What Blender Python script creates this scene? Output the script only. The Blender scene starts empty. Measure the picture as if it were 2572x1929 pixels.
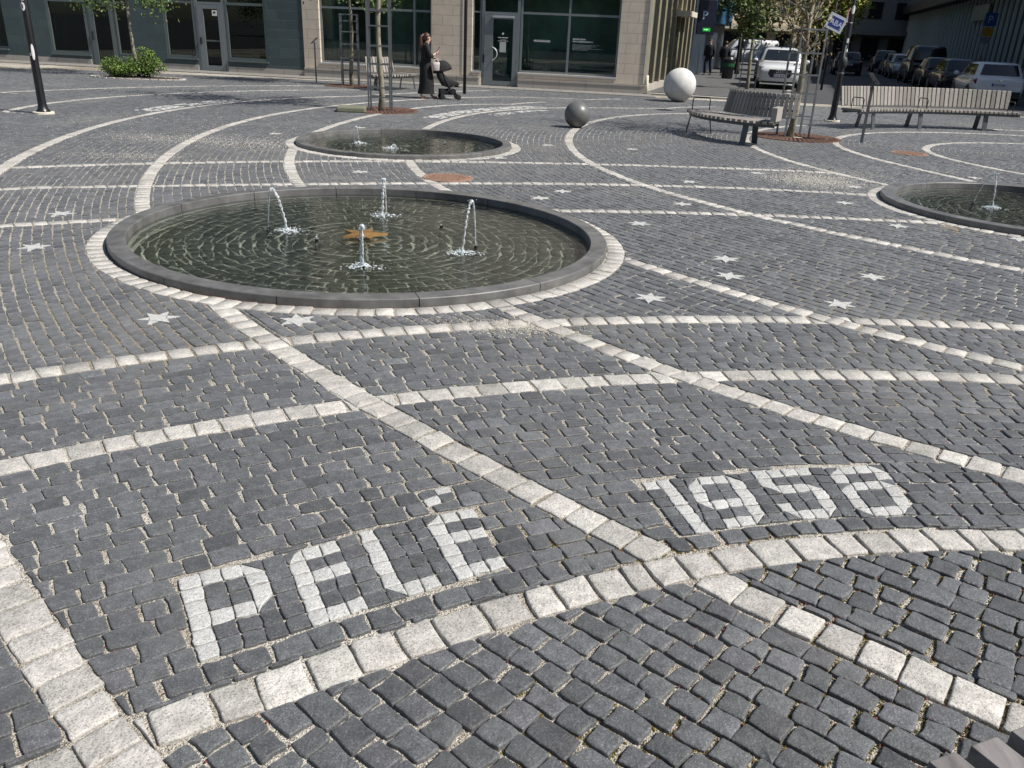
import bpy, bmesh, math, random
import numpy as np
from mathutils import Vector, Matrix

# ------------------------------------------------------------------ camera, sky, sun
scene = bpy.context.scene
COL = scene.collection
PITCH, ROLL, CAM_H = 0.406, 0.044, 1.75
cd = bpy.data.cameras.new('camera')
cam = bpy.data.objects.new('camera', cd)
COL.objects.link(cam)
cd.sensor_width = 36.0
cd.lens = 2056.0 / 2572.0 * 36.0
cd.clip_start = 0.05
cd.clip_end = 3000
_fw = Vector((0, math.cos(PITCH), -math.sin(PITCH)))
_up0 = Vector((0, math.sin(PITCH), math.cos(PITCH)))
_rt = Vector((1, 0, 0)) * math.cos(ROLL) + _up0 * math.sin(ROLL)
_up = -Vector((1, 0, 0)) * math.sin(ROLL) + _up0 * math.cos(ROLL)
_m = Matrix((_rt, _up, -_fw)).transposed().to_4x4()
_m.translation = (0, 0, CAM_H)
cam.matrix_world = _m
scene.camera = cam

SUN_EL, SUN_AZ = math.radians(50), math.radians(-18)      # azimuth measured from +X towards +Y
sdir = Vector((math.cos(SUN_EL) * math.cos(SUN_AZ), math.cos(SUN_EL) * math.sin(SUN_AZ), math.sin(SUN_EL)))
world = bpy.data.worlds.new('World')
scene.world = world
world.use_nodes = True
wn = world.node_tree.nodes
sky = wn.new('ShaderNodeTexSky')
sky.sky_type = 'NISHITA'
sky.sun_disc = False
sky.sun_elevation = SUN_EL
sky.sun_rotation = math.pi / 2 - SUN_AZ
sky.air_density = 1.0
sky.dust_density = 1.2
world.node_tree.links.new(sky.outputs[0], wn['Background'].inputs[0])
wn['Background'].inputs[1].default_value = 0.08
sl = bpy.data.lights.new('sun', 'SUN')
sl.energy = 5.0
sl.angle = math.radians(0.53)
sl.color = (1.0, 0.955, 0.89)
so = bpy.data.objects.new('sun', sl)
COL.objects.link(so)
so.rotation_euler = sdir.to_track_quat('Z', 'Y').to_euler()
so.location = (20, -5, 30)
scene.view_settings.view_transform = 'Standard'
scene.view_settings.look = 'None'
scene.view_settings.exposure = 0.22
scene.view_settings.gamma = 1.0
scene.cycles.max_bounces = 8
scene.cycles.transparent_max_bounces = 16
scene.cycles.caustics_reflective = False
scene.cycles.caustics_refractive = False
scene.cycles.sample_clamp_indirect = 4.0

rng = random.Random(7)
nrng = np.random.default_rng(11)

# ------------------------------------------------------------------ helpers
def link(o, parent=None):
    COL.objects.link(o)
    if parent is not None:
        o.parent = parent
    return o

def tag(o, label=None, cat=None, group=None, kind=None):
    if label: o['label'] = label
    if cat: o['category'] = cat
    if group: o['group'] = group
    if kind: o['kind'] = kind
    return o

def thing(name, label, cat, loc=(0, 0, 0), rz=0.0, group=None):
    o = bpy.data.objects.new(name, None)
    o.empty_display_size = 0.2
    o.location = loc
    o.rotation_euler = (0, 0, rz)
    COL.objects.link(o)
    return tag(o, label, cat, group)

class MB:
    """collects shapes, then links them as one mesh object"""
    def __init__(self):
        self.v = []; self.f = []; self.m = []; self.s = []; self.mi = 0; self.sm = False
    def add(self, vs, fs):
        b = len(self.v)
        self.v.extend([tuple(p) for p in vs])
        for f in fs:
            self.f.append([b + i for i in f]); self.m.append(self.mi); self.s.append(self.sm)
        return self
    def box(self, c, size, rz=0.0, M=None):
        hx, hy, hz = size[0] / 2, size[1] / 2, size[2] / 2
        R = M if M is not None else Matrix.Rotation(rz, 3, 'Z')
        vs = [Vector(c) + R @ Vector((sx * hx, sy * hy, sz * hz)) for sz in (-1, 1) for sy in (-1, 1) for sx in (-1, 1)]
        return self.add(vs, [(0, 2, 3, 1), (4, 5, 7, 6), (0, 1, 5, 4), (2, 6, 7, 3), (0, 4, 6, 2), (1, 3, 7, 5)])
    def bar(self, a, b, w, d=None, up=(0, 0, 1)):
        """rectangular bar from a to b"""
        a = Vector(a); b = Vector(b); d = w if d is None else d
        z = (b - a).normalized(); u = Vector(up)
        if abs(z.dot(u)) > 0.98: u = Vector((0, 1, 0)) if abs(z.y) < 0.9 else Vector((1, 0, 0))
        x = u.cross(z).normalized(); y = z.cross(x)
        M = Matrix((x, y, z)).transposed()
        return self.box((a + b) / 2, (w, d, (b - a).length), M=M)
    def tube(self, pts, rad, n=10, cap=True, squash=None):
        pts = [Vector(p) for p in pts]
        if not isinstance(rad, (list, tuple)): rad = [rad] * len(pts)
        vs = []; fs = []
        prevx = None
        for i, p in enumerate(pts):
            t = (pts[min(i + 1, len(pts) - 1)] - pts[max(i - 1, 0)])
            t = t.normalized() if t.length > 1e-9 else Vector((0, 0, 1))
            if prevx is None:
                u = Vector((1, 0, 0)) if abs(t.x) < 0.9 else Vector((0, 1, 0))
                x = (u - t * u.dot(t)).normalized()
            else:
                x = prevx - t * prevx.dot(t)
                x = x.normalized() if x.length > 1e-6 else Vector((1, 0, 0))
            prevx = x; y = t.cross(x)
            for k in range(n):
                a = 2 * math.pi * k / n
                e = (1, 1) if squash is None else squash
                vs.append(p + x * (math.cos(a) * rad[i] * e[0]) + y * (math.sin(a) * rad[i] * e[1]))
        for i in range(len(pts) - 1):
            for k in range(n):
                k2 = (k + 1) % n
                fs.append((i * n + k, i * n + k2, (i + 1) * n + k2, (i + 1) * n + k))
        if cap:
            fs.append(tuple(range(n - 1, -1, -1)))
            fs.append(tuple(range((len(pts) - 1) * n, len(pts) * n)))
        return self.add(vs, fs)
    def rings(self, rs, cap=True, closed=True):
        """loft between rings of equal point count"""
        n = len(rs[0]); vs = [p for r in rs for p in r]; fs = []
        for i in range(len(rs) - 1):
            for k in range(n if closed else n - 1):
                k2 = (k + 1) % n
                fs.append((i * n + k, i * n + k2, (i + 1) * n + k2, (i + 1) * n + k))
        if cap:
            fs.append(tuple(range(n - 1, -1, -1))); fs.append(tuple(range((len(rs) - 1) * n, len(rs) * n)))
        return self.add(vs, fs)
    def lathe(self, c, prof, n=24, cap=True):
        return self.rings([[(c[0] + r * math.cos(2 * math.pi * k / n), c[1] + r * math.sin(2 * math.pi * k / n), c[2] + z) for k in range(n)] for r, z in prof], cap)
    def prism(self, poly, z0, z1):
        n = len(poly)
        vs = [(x, y, z0) for x, y in poly] + [(x, y, z1) for x, y in poly]
        fs = [tuple(range(n - 1, -1, -1)), tuple(range(n, 2 * n))] + [(i, (i + 1) % n, n + (i + 1) % n, n + i) for i in range(n)]
        return self.add(vs, fs)
    def ball(self, c, r, nu=12, nv=8, sc=(1, 1, 1)):
        vs = [(c[0], c[1], c[2] - r * sc[2])]; fs = []
        for j in range(1, nv):
            ph = -math.pi / 2 + math.pi * j / nv
            for k in range(nu):
                a = 2 * math.pi * k / nu
                vs.append((c[0] + r * sc[0] * math.cos(ph) * math.cos(a), c[1] + r * sc[1] * math.cos(ph) * math.sin(a), c[2] + r * sc[2] * math.sin(ph)))
        vs.append((c[0], c[1], c[2] + r * sc[2]))
        for k in range(nu):
            fs.append((0, 1 + (k + 1) % nu, 1 + k))
            fs.append((len(vs) - 1, 1 + (nv - 2) * nu + k, 1 + (nv - 2) * nu + (k + 1) % nu))
        for j in range(nv - 2):
            for k in range(nu):
                k2 = (k + 1) % nu
                fs.append((1 + j * nu + k, 1 + j * nu + k2, 1 + (j + 1) * nu + k2, 1 + (j + 1) * nu + k))
        return self.add(vs, fs)
    def map(self, fn, start=0):
        self.v[start:] = [tuple(fn(*p)) for p in self.v[start:]]
        return self
    def build(self, name, mats, parent=None, bevel=0.0, smooth=None):
        me = bpy.data.meshes.new(name)
        me.from_pydata(self.v, [], self.f)
        if not isinstance(mats, (list, tuple)): mats = [mats]
        for mt in mats: me.materials.append(mt)
        me.polygons.foreach_set('material_index', self.m)
        me.polygons.foreach_set('use_smooth', [bool(x) if smooth is None else smooth for x in self.s])
        bm = bmesh.new(); bm.from_mesh(me)
        bmesh.ops.recalc_face_normals(bm, faces=bm.faces)
        bm.to_mesh(me); bm.free()
        o = bpy.data.objects.new(name, me)
        link(o, parent)
        if bevel > 0:
            b = o.modifiers.new('bevel', 'BEVEL'); b.width = bevel; b.segments = 2; b.limit_method = 'ANGLE'; b.angle_limit = math.radians(35)
            me.polygons.foreach_set('use_smooth', [False] * len(me.polygons))
        return o

def copy_tree(o, parent=None):
    c = o.copy(); COL.objects.link(c)
    if parent is not None: c.parent = parent
    for ch in list(o.children): copy_tree(ch, c)
    return c

# ------------------------------------------------------------------ materials
MATS = {}
def mat(name, col, rough=0.7, var=0.0, scale=6.0, bump=0.0, bscale=None, metal=0.0, spec=0.5, col2=None, detail=5, tone=None, coat=0.0, stretch=None, emis=None, hue=0.04, speck=None):
    """procedural principled material: base colour with noise variation between col*(1-var) and col*(1+var) (or col..col2), bump"""
    m = bpy.data.materials.new(name); m.use_nodes = True
    nt = m.node_tree; N = nt.nodes; Lk = nt.links
    b = N['Principled BSDF']
    b.inputs['Roughness'].default_value = rough
    b.inputs['Metallic'].default_value = metal
    b.inputs['Specular IOR Level'].default_value = spec
    b.inputs['Coat Weight'].default_value = coat
    tc = N.new('ShaderNodeTexCoord'); vec = tc.outputs['Object']
    if stretch:
        mp = N.new('ShaderNodeMapping'); mp.inputs['Scale'].default_value = stretch
        Lk.new(vec, mp.inputs['Vector']); vec = mp.outputs[0]
    c1 = tuple(max(0, x * (1 - var)) for x in col); c2 = tuple(col2) if col2 else tuple(min(1, x * (1 + var)) for x in col)
    out = None
    if var > 0 or col2:
        nz = N.new('ShaderNodeTexNoise'); nz.inputs['Scale'].default_value = scale; nz.inputs['Detail'].default_value = detail
        nz.inputs['Roughness'].default_value = 0.62
        Lk.new(vec, nz.inputs['Vector'])
        mr = N.new('ShaderNodeMapRange'); mr.inputs['From Min'].default_value = 0.3; mr.inputs['From Max'].default_value = 0.7
        Lk.new(nz.outputs['Fac'], mr.inputs['Value'])
        mx = N.new('ShaderNodeMix'); mx.data_type = 'RGBA'
        mx.inputs['A'].default_value = (*c1, 1); mx.inputs['B'].default_value = (*c2, 1)
        Lk.new(mr.outputs[0], mx.inputs['Factor']); out = mx.outputs['Result']
    if tone:
        at = N.new('ShaderNodeAttribute'); at.attribute_name = 'tone'
        mr2 = N.new('ShaderNodeMapRange'); mr2.inputs['To Min'].default_value = tone[0]; mr2.inputs['To Max'].default_value = tone[1]
        Lk.new(at.outputs['Fac'], mr2.inputs['Value'])
        wh = N.new('ShaderNodeTexWhiteNoise'); wh.noise_dimensions = '1D'
        Lk.new(at.outputs['Fac'], wh.inputs['W'])
        hv = N.new('ShaderNodeHueSaturation'); Lk.new(mr2.outputs[0], hv.inputs['Value'])
        mr3 = N.new('ShaderNodeMapRange'); mr3.inputs['To Min'].default_value = 0.5 - hue; mr3.inputs['To Max'].default_value = 0.5 + hue
        Lk.new(wh.outputs['Value'], mr3.inputs['Value']); Lk.new(mr3.outputs[0], hv.inputs['Hue'])
        if out is not None: Lk.new(out, hv.inputs['Color'])
        else: hv.inputs['Color'].default_value = (*col, 1)
        out = hv.outputs['Color']
    if speck:      # mineral grains: (scale, amount, darker, lighter)
        vo = N.new('ShaderNodeTexVoronoi'); vo.inputs['Scale'].default_value = speck[0]; Lk.new(vec, vo.inputs['Vector'])
        sc_ = N.new('ShaderNodeSeparateColor'); Lk.new(vo.outputs['Color'], sc_.inputs[0])
        ra = N.new('ShaderNodeValToRGB'); ra.color_ramp.interpolation = 'CONSTANT'; el = ra.color_ramp.elements
        el[0].position = 0; el[0].color = (speck[2],) * 3 + (1,); el[1].position = speck[1]; el[1].color = (1, 1, 1, 1)
        e3 = el.new(1 - speck[1]); e3.color = (speck[3],) * 3 + (1,)
        Lk.new(sc_.outputs[0], ra.inputs[0])
        mm = N.new('ShaderNodeMix'); mm.data_type = 'RGBA'; mm.blend_type = 'MULTIPLY'; mm.inputs['Factor'].default_value = 1
        Lk.new(out, mm.inputs['A']); Lk.new(ra.outputs[0], mm.inputs['B']); out = mm.outputs['Result']
    if out is not None: Lk.new(out, b.inputs['Base Color'])
    else: b.inputs['Base Color'].default_value = (*col, 1)
    if bump > 0:
        nb = N.new('ShaderNodeTexNoise'); nb.inputs['Scale'].default_value = bscale or scale * 3; nb.inputs['Detail'].default_value = 4
        Lk.new(vec, nb.inputs['Vector'])
        bp = N.new('ShaderNodeBump'); bp.inputs['Strength'].default_value = 1.0; bp.inputs['Distance'].default_value = bump
        Lk.new(nb.outputs['Fac'], bp.inputs['Height']); Lk.new(bp.outputs[0], b.inputs['Normal'])
    if emis:
        b.inputs['Emission Color'].default_value = (*emis[0], 1); b.inputs['Emission Strength'].default_value = emis[1]
    MATS[name] = m
    return m

def glass_mat(name, tint, ior=1.5, rough=0.0, refr=0.0, bump=0.0, bscale=20):
    """clear sheet: fresnel reflection over a tinted see-through body"""
    m = bpy.data.materials.new(name); m.use_nodes = True
    nt = m.node_tree; N = nt.nodes; Lk = nt.links
    N.remove(N['Principled BSDF'])
    fr = N.new('ShaderNodeFresnel'); fr.inputs['IOR'].default_value = ior
    tr = N.new('ShaderNodeBsdfTransparent'); tr.inputs['Color'].default_value = (*tint, 1)
    gl = N.new('ShaderNodeBsdfGlossy'); gl.inputs['Roughness'].default_value = rough; gl.inputs['Color'].default_value = (1, 1, 1, 1)
    body = tr.outputs[0]
    if bump > 0:
        tc = N.new('ShaderNodeTexCoord'); nb = N.new('ShaderNodeTexNoise'); nb.inputs['Scale'].default_value = bscale; nb.inputs['Detail'].default_value = 3
        nb.inputs['Distortion'].default_value = 0.6
        Lk.new(tc.outputs['Object'], nb.inputs['Vector'])
        bp = N.new('ShaderNodeBump'); bp.inputs['Distance'].default_value = bump
        Lk.new(nb.outputs['Fac'], bp.inputs['Height'])
        Lk.new(bp.outputs[0], gl.inputs['Normal']); Lk.new(bp.outputs[0], fr.inputs['Normal'])
    if refr > 0:
        rf = N.new('ShaderNodeBsdfRefraction'); rf.inputs['IOR'].default_value = ior; rf.inputs['Color'].default_value = (*tint, 1); rf.inputs['Roughness'].default_value = 0.0
        if bump > 0: Lk.new(bp.outputs[0], rf.inputs['Normal'])
        mx0 = N.new('ShaderNodeMixShader'); mx0.inputs[0].default_value = refr
        Lk.new(tr.outputs[0], mx0.inputs[1]); Lk.new(rf.outputs[0], mx0.inputs[2]); body = mx0.outputs[0]
    mx = N.new('ShaderNodeMixShader')
    Lk.new(fr.outputs[0], mx.inputs[0]); Lk.new(body, mx.inputs[1]); Lk.new(gl.outputs[0], mx.inputs[2])
    Lk.new(mx.outputs[0], N['Material Output'].inputs['Surface'])
    MATS[name] = m
    return m

M_dark = mat('dark_cobble', (0.080, 0.083, 0.087), 0.58, var=0.36, scale=24, detail=9, bump=0.0042, bscale=95, tone=(0.58, 1.5), spec=0.5, hue=.06, speck=(330, .12, .6, 1.75))
def dust(m, col, scale, lo, hi, amt):
    # pale dust and wear in broad irregular patches
    nt = m.node_tree; N = nt.nodes; Lk = nt.links; b = N['Principled BSDF']; src = b.inputs['Base Color'].links[0].from_socket
    tc = N.new('ShaderNodeTexCoord'); nz = N.new('ShaderNodeTexNoise'); nz.inputs['Scale'].default_value = scale; nz.inputs['Detail'].default_value = 9; nz.inputs['Roughness'].default_value = .68
    Lk.new(tc.outputs['Object'], nz.inputs['Vector']); mr = N.new('ShaderNodeMapRange'); mr.inputs['From Min'].default_value = lo; mr.inputs['From Max'].default_value = hi; mr.inputs['To Max'].default_value = amt
    Lk.new(nz.outputs['Fac'], mr.inputs['Value']); mx = N.new('ShaderNodeMix'); mx.data_type = 'RGBA'; mx.inputs['B'].default_value = (*col, 1)
    Lk.new(mr.outputs[0], mx.inputs['Factor']); Lk.new(src, mx.inputs['A']); Lk.new(mx.outputs['Result'], b.inputs['Base Color'])
dust(M_dark, (0.25, 0.24, 0.22), 0.55, .50, .74, .40)
dust(M_dark, (0.035, 0.033, 0.03), 1.6, .58, .75, .5)
M_dark.node_tree.nodes['Principled BSDF'].inputs['Sheen Weight'].default_value = 0.20      # dry dust on the stones
M_dark.node_tree.nodes['Principled BSDF'].inputs['Sheen Roughness'].default_value = 0.55
M_white = mat('white_granite', (0.50, 0.48, 0.44), 0.75, var=0.24, scale=16, detail=9, bump=0.004, bscale=85, tone=(0.66, 1.16), spec=0.3, hue=.014, speck=(260, .16, .62, 1.2))
dust(M_white, (0.24, 0.21, 0.17), 2.2, .56, .80, .35)
M_mosaic = mat('white_mosaic_granite', (0.47, 0.47, 0.45), 0.75, var=0.16, scale=90, bump=0.0012, bscale=110, tone=(0.85, 1.12), spec=0.3, hue=.01, speck=(380, .18, .62, 1.2))
M_rim = mat('dark_granite', (0.135, 0.134, 0.130), 0.45, var=0.38, scale=6, detail=9, bump=0.0006, bscale=150, spec=0.5)
M_floor = mat('wet_cobble', (0.066, 0.068, 0.058), 0.5, var=0.35, scale=9, tone=(0.6, 1.5))
M_steel = mat('grey_painted_steel', (0.085, 0.095, 0.10), 0.45, var=0.15, scale=12, metal=0.3)
M_galv = mat('galvanised_steel', (0.16, 0.17, 0.175), 0.45, var=0.2, scale=20, metal=0.5)
M_black = mat('black_paint', (0.012, 0.012, 0.014), 0.35, var=0.3, scale=10)
M_rubber = mat('black_rubber', (0.016, 0.016, 0.017), 0.8, var=0.2, scale=30)
M_manh = mat('orange_rust', (0.28, 0.17, 0.12), 0.9, var=0.45, scale=30, bump=0.001, bscale=120)
M_rust = mat('rusted_iron', (0.13, 0.07, 0.05), 0.85, var=0.4, scale=14, bump=0.001, bscale=120)
M_wood = mat('weathered_wood', (0.275, 0.255, 0.232), 0.8, var=0.3, scale=7, bump=0.0012, bscale=18, stretch=(1.0, 12, 12), tone=(0.7, 1.25))
M_sticker = mat('white_sticker', (0.75, 0.75, 0.74), 0.5, var=0.1, scale=40)
M_leaf = mat('leaf', (0.085, 0.13, 0.028), 0.6, var=0.35, scale=2.5, tone=(0.6, 1.4))
M_bud = mat('budding_leaf', (0.20, 0.155, 0.06), 0.7, var=0.3, scale=2.5, tone=(0.6, 1.4))
M_bark = mat('pale_bark', (0.235, 0.215, 0.165), 0.85, var=0.6, scale=7, detail=3, bump=0.006, bscale=22, stretch=(1, 1, 0.6))
M_barkd = mat('dark_bark', (0.06, 0.05, 0.04), 0.9, var=0.4, scale=9, bump=0.004, bscale=30)
# ------------------------------------------------------------------ surveyed layout (metres, plan view)
C1 = [11.195, 15.175]
C2 = [2.633, -3.144]
RINGS = [[-1.388, 7.376, 2.315, 0.019, -0.038], [-1.911, 13.799, 1.895, -0.011, 0.02], [6.325, 10.106, 1.963, 0.0, 0.0]]
LINES = {
  'F1': (2.3001, 4.0815, [14.013, 15.044, 15.537, 15.79, 15.957, 16.097, 16.225, 16.336, 16.42, 16.471, 16.493, 16.494, 16.485, 16.477, 16.478, 16.489, 16.508, 16.528, 16.541, 16.541, 16.53, 16.514, 16.505, 16.51, 16.519]),
  'F2': (2.5708, 4.0682, [13.806, 14.329, 14.582, 14.687, 14.72, 14.728, 14.735, 14.751, 14.775, 14.803, 14.829, 14.847, 14.856, 14.856, 14.848, 14.838, 14.83, 14.83, 14.841, 14.863, 14.893, 14.921, 14.934, 14.916, 14.844]),
  'F3': (2.2088, 4.0544, [11.339, 11.148, 11.438, 11.899, 12.35, 12.705, 12.938, 13.061, 13.103, 13.1, 13.083, 13.072, 13.08, 13.107, 13.147, 13.188, 13.219, 13.234, 13.23, 13.215, 13.201, 13.201, 13.225, 13.261, 13.263]),
  'F4': (2.3602, 3.9905, [9.932, 10.132, 10.261, 10.337, 10.373, 10.382, 10.376, 10.363, 10.352, 10.346, 10.35, 10.363, 10.387, 10.418, 10.453, 10.489, 10.521, 10.545, 10.559, 10.559, 10.546, 10.524, 10.499, 10.483, 10.493]),
  'F5': (1.3789, 3.6557, [6.38, 6.331, 6.333, 6.372, 6.436, 6.515, 6.601, 6.687, 6.767, 6.839, 6.899, 6.947, 6.982, 7.003, 7.014, 7.014, 7.007, 6.995, 6.981, 6.968, 6.959, 6.955, 6.961, 6.977, 7.005]),
  'F6': (1.4765, 3.7043, [4.964, 4.961, 4.975, 5.002, 5.04, 5.084, 5.131, 5.177, 5.221, 5.259, 5.289, 5.31, 5.32, 5.32, 5.308, 5.287, 5.259, 5.226, 5.192, 5.162, 5.142, 5.141, 5.166, 5.228, 5.339]),
  'F7': (1.7539, 3.6279, [3.097, 3.126, 3.166, 3.213, 3.266, 3.321, 3.376, 3.429, 3.479, 3.525, 3.564, 3.597, 3.623, 3.642, 3.654, 3.66, 3.66, 3.655, 3.647, 3.637, 3.628, 3.621, 3.62, 3.627, 3.645]),
  'F0': (2.6718, 3.9806, [17.568, 17.924, 18.182, 18.357, 18.465, 18.52, 18.535, 18.52, 18.484, 18.435, 18.38, 18.325, 18.273, 18.228, 18.193, 18.168, 18.155, 18.152, 18.159, 18.174, 18.195, 18.219, 18.243, 18.262, 18.273]),
  'Fm1': (2.5517, 3.1118, [18.898, 19.097, 19.294, 19.488, 19.677, 19.861, 20.039, 20.208, 20.369, 20.52, 20.66, 20.788, 20.903, 21.004, 21.09, 21.159, 21.211, 21.244, 21.258, 21.251, 21.223, 21.171, 21.096, 20.995, 20.869]),
  'Fm2': (2.5629, 2.9499, [20.691, 20.861, 21.027, 21.189, 21.346, 21.5, 21.65, 21.795, 21.937, 22.075, 22.208, 22.338, 22.464, 22.585, 22.703, 22.816, 22.926, 23.032, 23.133, 23.231, 23.324, 23.414, 23.499, 23.581, 23.658]),
  'GC': (1.6793, 2.2284, [5.926, 5.936, 5.944, 5.95, 5.954, 5.957, 5.958, 5.958, 5.957, 5.955, 5.952, 5.949, 5.945, 5.942, 5.938, 5.935, 5.933, 5.931, 5.93, 5.931, 5.932, 5.935, 5.94, 5.947, 5.956]),
  'GB': (1.537, 2.2266, [7.625, 7.617, 7.612, 7.608, 7.605, 7.605, 7.605, 7.607, 7.611, 7.615, 7.62, 7.626, 7.633, 7.641, 7.649, 7.657, 7.666, 7.674, 7.683, 7.692, 7.7, 7.708, 7.716, 7.723, 7.729]),
  'GA': (1.4722, 2.209, [8.66, 8.641, 8.625, 8.613, 8.603, 8.597, 8.593, 8.592, 8.593, 8.597, 8.602, 8.608, 8.617, 8.626, 8.636, 8.648, 8.66, 8.672, 8.685, 8.697, 8.71, 8.722, 8.734, 8.744, 8.754]),
  'G3': (1.4206, 2.1791, [12.41, 12.369, 12.333, 12.302, 12.276, 12.255, 12.238, 12.226, 12.217, 12.213, 12.213, 12.216, 12.223, 12.233, 12.246, 12.262, 12.282, 12.303, 12.328, 12.354, 12.383, 12.414, 12.447, 12.481, 12.517]),
  'G4': (1.445, 2.153, [14.055, 14.046, 14.033, 14.017, 13.999, 13.981, 13.961, 13.943, 13.925, 13.909, 13.895, 13.885, 13.878, 13.877, 13.88, 13.89, 13.907, 13.931, 13.963, 14.004, 14.056, 14.117, 14.19, 14.275, 14.372]),
  'G5': (1.4769, 2.1348, [15.885, 15.838, 15.796, 15.76, 15.73, 15.704, 15.683, 15.667, 15.655, 15.647, 15.642, 15.641, 15.643, 15.648, 15.656, 15.666, 15.678, 15.692, 15.708, 15.725, 15.743, 15.762, 15.782, 15.801, 15.821]),
}
PT = {
  'grey_ball': (1.088, 17.51),
  'white_ball': (4.666, 26.279),
  'lampL': (-8.939, 15.853),
  'tree1': (-14.431, 32.065),
  'tree2': (-5.441, 27.025),
  'tree3': (-3.202, 19.284),
  'pedL': (-6.68, 27.778),
  'tallpole': (-1.79, 25.708),
  'lampR': (7.766, 21.724),
  'treeR': (5.48, 17.57),
  'signpole': (6.758, 17.049),
  'womanL': (-2.804, 23.17),
  'womanR': (-2.501, 23.643),
  'strollerFL': (-2.196, 23.53),
  'strollerFR': (-1.801, 23.911),
  'manhole1': (-0.943, 10.677),
  'manhole2': (7.09, 15.58),
  'grate3': (-3.225, 19.41),
  'grate2': (-5.427, 26.943),
  'grateR': (5.596, 17.502),
  'slab': (-3.661, 18.5),
  'bM1': (3.318, 17.409),
  'bM2': (3.703, 17.344),
  'bM3': (3.976, 15.946),
  'bM4': (4.254, 16.166),
  'bR1': (7.616, 20.426),
  'bR1b': (7.865, 20.003),
  'bR2': (9.293, 20.941),
  'bR2b': (9.672, 21.098),
  'bR3': (11.329, 21.319),
  'bR3b': (11.476, 21.109),
  'kerbW': (5.127, 29.304),
  'kerbW2': (4.009, 28.985),
  'suvL': (9.334, 35.082),
  'suvR': (10.88, 33.973),
  'person1': (9.431, 46.196),
  'treeS': (8.753, 34.933),
  'shrubL': (-12.317, 26.091),
  'shrubR': (-11.368, 26.202),
  'jet1': (-2.319, 7.516),
  'jet2': (-1.362, 8.303),
  'jet3': (-0.468, 6.873),
  'jet4': (-1.219, 6.353),
  'star': (-1.402, 7.352),
  'j3n': (5.731, 10.53),
  'j3l': (5.859, 10.301),
  'nozzle1': (-2.314, 7.483),
  'land1': (-2.12, 7.422),
}
STARS = [[-4.327, 7.663], [-3.899, 6.43], [-2.248, 4.867], [-1.387, 4.938], [0.98, 5.773], [1.816, 7.04], [1.721, 6.478], [2.952, 6.651], [2.39, 5.823], [1.226, 8.362], [0.227, 9.527], [0.504, 10.033], [1.871, 9.545], [2.251, 11.18], [3.429, 12.25], [4.532, 11.359], [3.941, 10.092], [4.068, 8.825], [5.15, 8.404], [-2.097, 10.808], [-4.206, 14.356], [-3.036, 15.783], [0.424, 14.418], [1.865, 14.384], [-0.347, 12.639], [6.859, 12.748]]
GLYPHS = {
  'P': [[-1.109, 2.276], [-0.862, 2.407], [-0.892, 1.885], [-0.66, 2.027]],
  'E': [[-0.792, 2.444], [-0.627, 2.541], [-0.597, 2.064], [-0.437, 2.166]],
  'L': [[-0.558, 2.598], [-0.39, 2.681], [-0.37, 2.205], [-0.209, 2.304]],
  'É': [[-0.333, 2.727], [-0.136, 2.802], [-0.158, 2.33], [0.011, 2.427]],
  'acc': [[-0.369, 2.902], [-0.244, 2.976], [-0.315, 2.802], [-0.209, 2.877]],
  '1': [[0.57, 3.073], [0.698, 3.113], [0.675, 2.675], [0.796, 2.708]],
  '9': [[0.76, 3.119], [1.01, 3.183], [0.799, 2.725], [1.06, 2.801]],
  '5': [[1.074, 3.212], [1.352, 3.275], [1.132, 2.814], [1.371, 2.871]],
  '8': [[1.422, 3.274], [1.707, 3.33], [1.441, 2.868], [1.692, 2.913]],
}
# ------------------------------------------------------------------ ground and paving
FA, FB = 29.7, -0.15                       # shop front line: y = FA + FB x
def front_y(x): return FA + FB * x
U = Vector((0.287, 0.958, 0)); NR = Vector((0.958, -0.287, 0))     # side street: along, to the right
CORNER = Vector((3.93, front_y(3.93), 0))

def in_view(x, y):
    return (y > -0.6) & (np.abs(x) < 0.74 * y + 3.4) & (y < front_y(x) - 1.25) & (y < 29.0 - 0.3 * np.maximum(x - 3.93, 0) + 0.9 * np.maximum(x - 9.5, 0))

def line_r(k, th):
    t0, t1, r = LINES[k]
    return np.interp(th, np.linspace(t0, t1, len(r)), r)
def polar(x, y, c):
    dx = x - c[0]; dy = y - c[1]
    th = np.arctan2(dy, dx)
    return np.hypot(dx, dy), th
def polF(x, y):
    r, th = polar(x, y, C1)
    return r, np.where(th < 0, th + 2 * np.pi, th)
def polG(x, y): return polar(x, y, C2)
RNG_T = {}                                   # angular reach of every white line
for k, (t0, t1, r) in LINES.items(): RNG_T[k] = (t0, t1)
RNG_T['F0'] = (2.35, 4.4); RNG_T['F1'] = (2.2, 4.4); RNG_T['F2'] = (2.45, 4.4); RNG_T['F3'] = (2.1, 4.4); RNG_T['F4'] = (2.2, 4.3)
RNG_T['F5'] = (1.1, 3.75); RNG_T['F6'] = (1.2, 3.9); RNG_T['F7'] = (1.5, 4.0)
RNG_T['GC'] = (0.9, 2.75); RNG_T['GB'] = (0.9, 2.7); RNG_T['GA'] = (0.9, 2.6)
RNG_T['G3'] = (1.40, 2.4); RNG_T['G4'] = (1.43, 2.35); RNG_T['G5'] = (1.44, 2.3)
HW = 0.072                                   # half width of a white band
JT = 0.006
def ring_R(i, th):
    cx, cy, a, b, c = RINGS[i]
    return a + b * np.cos(2 * th) + c * np.sin(2 * th)

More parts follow.
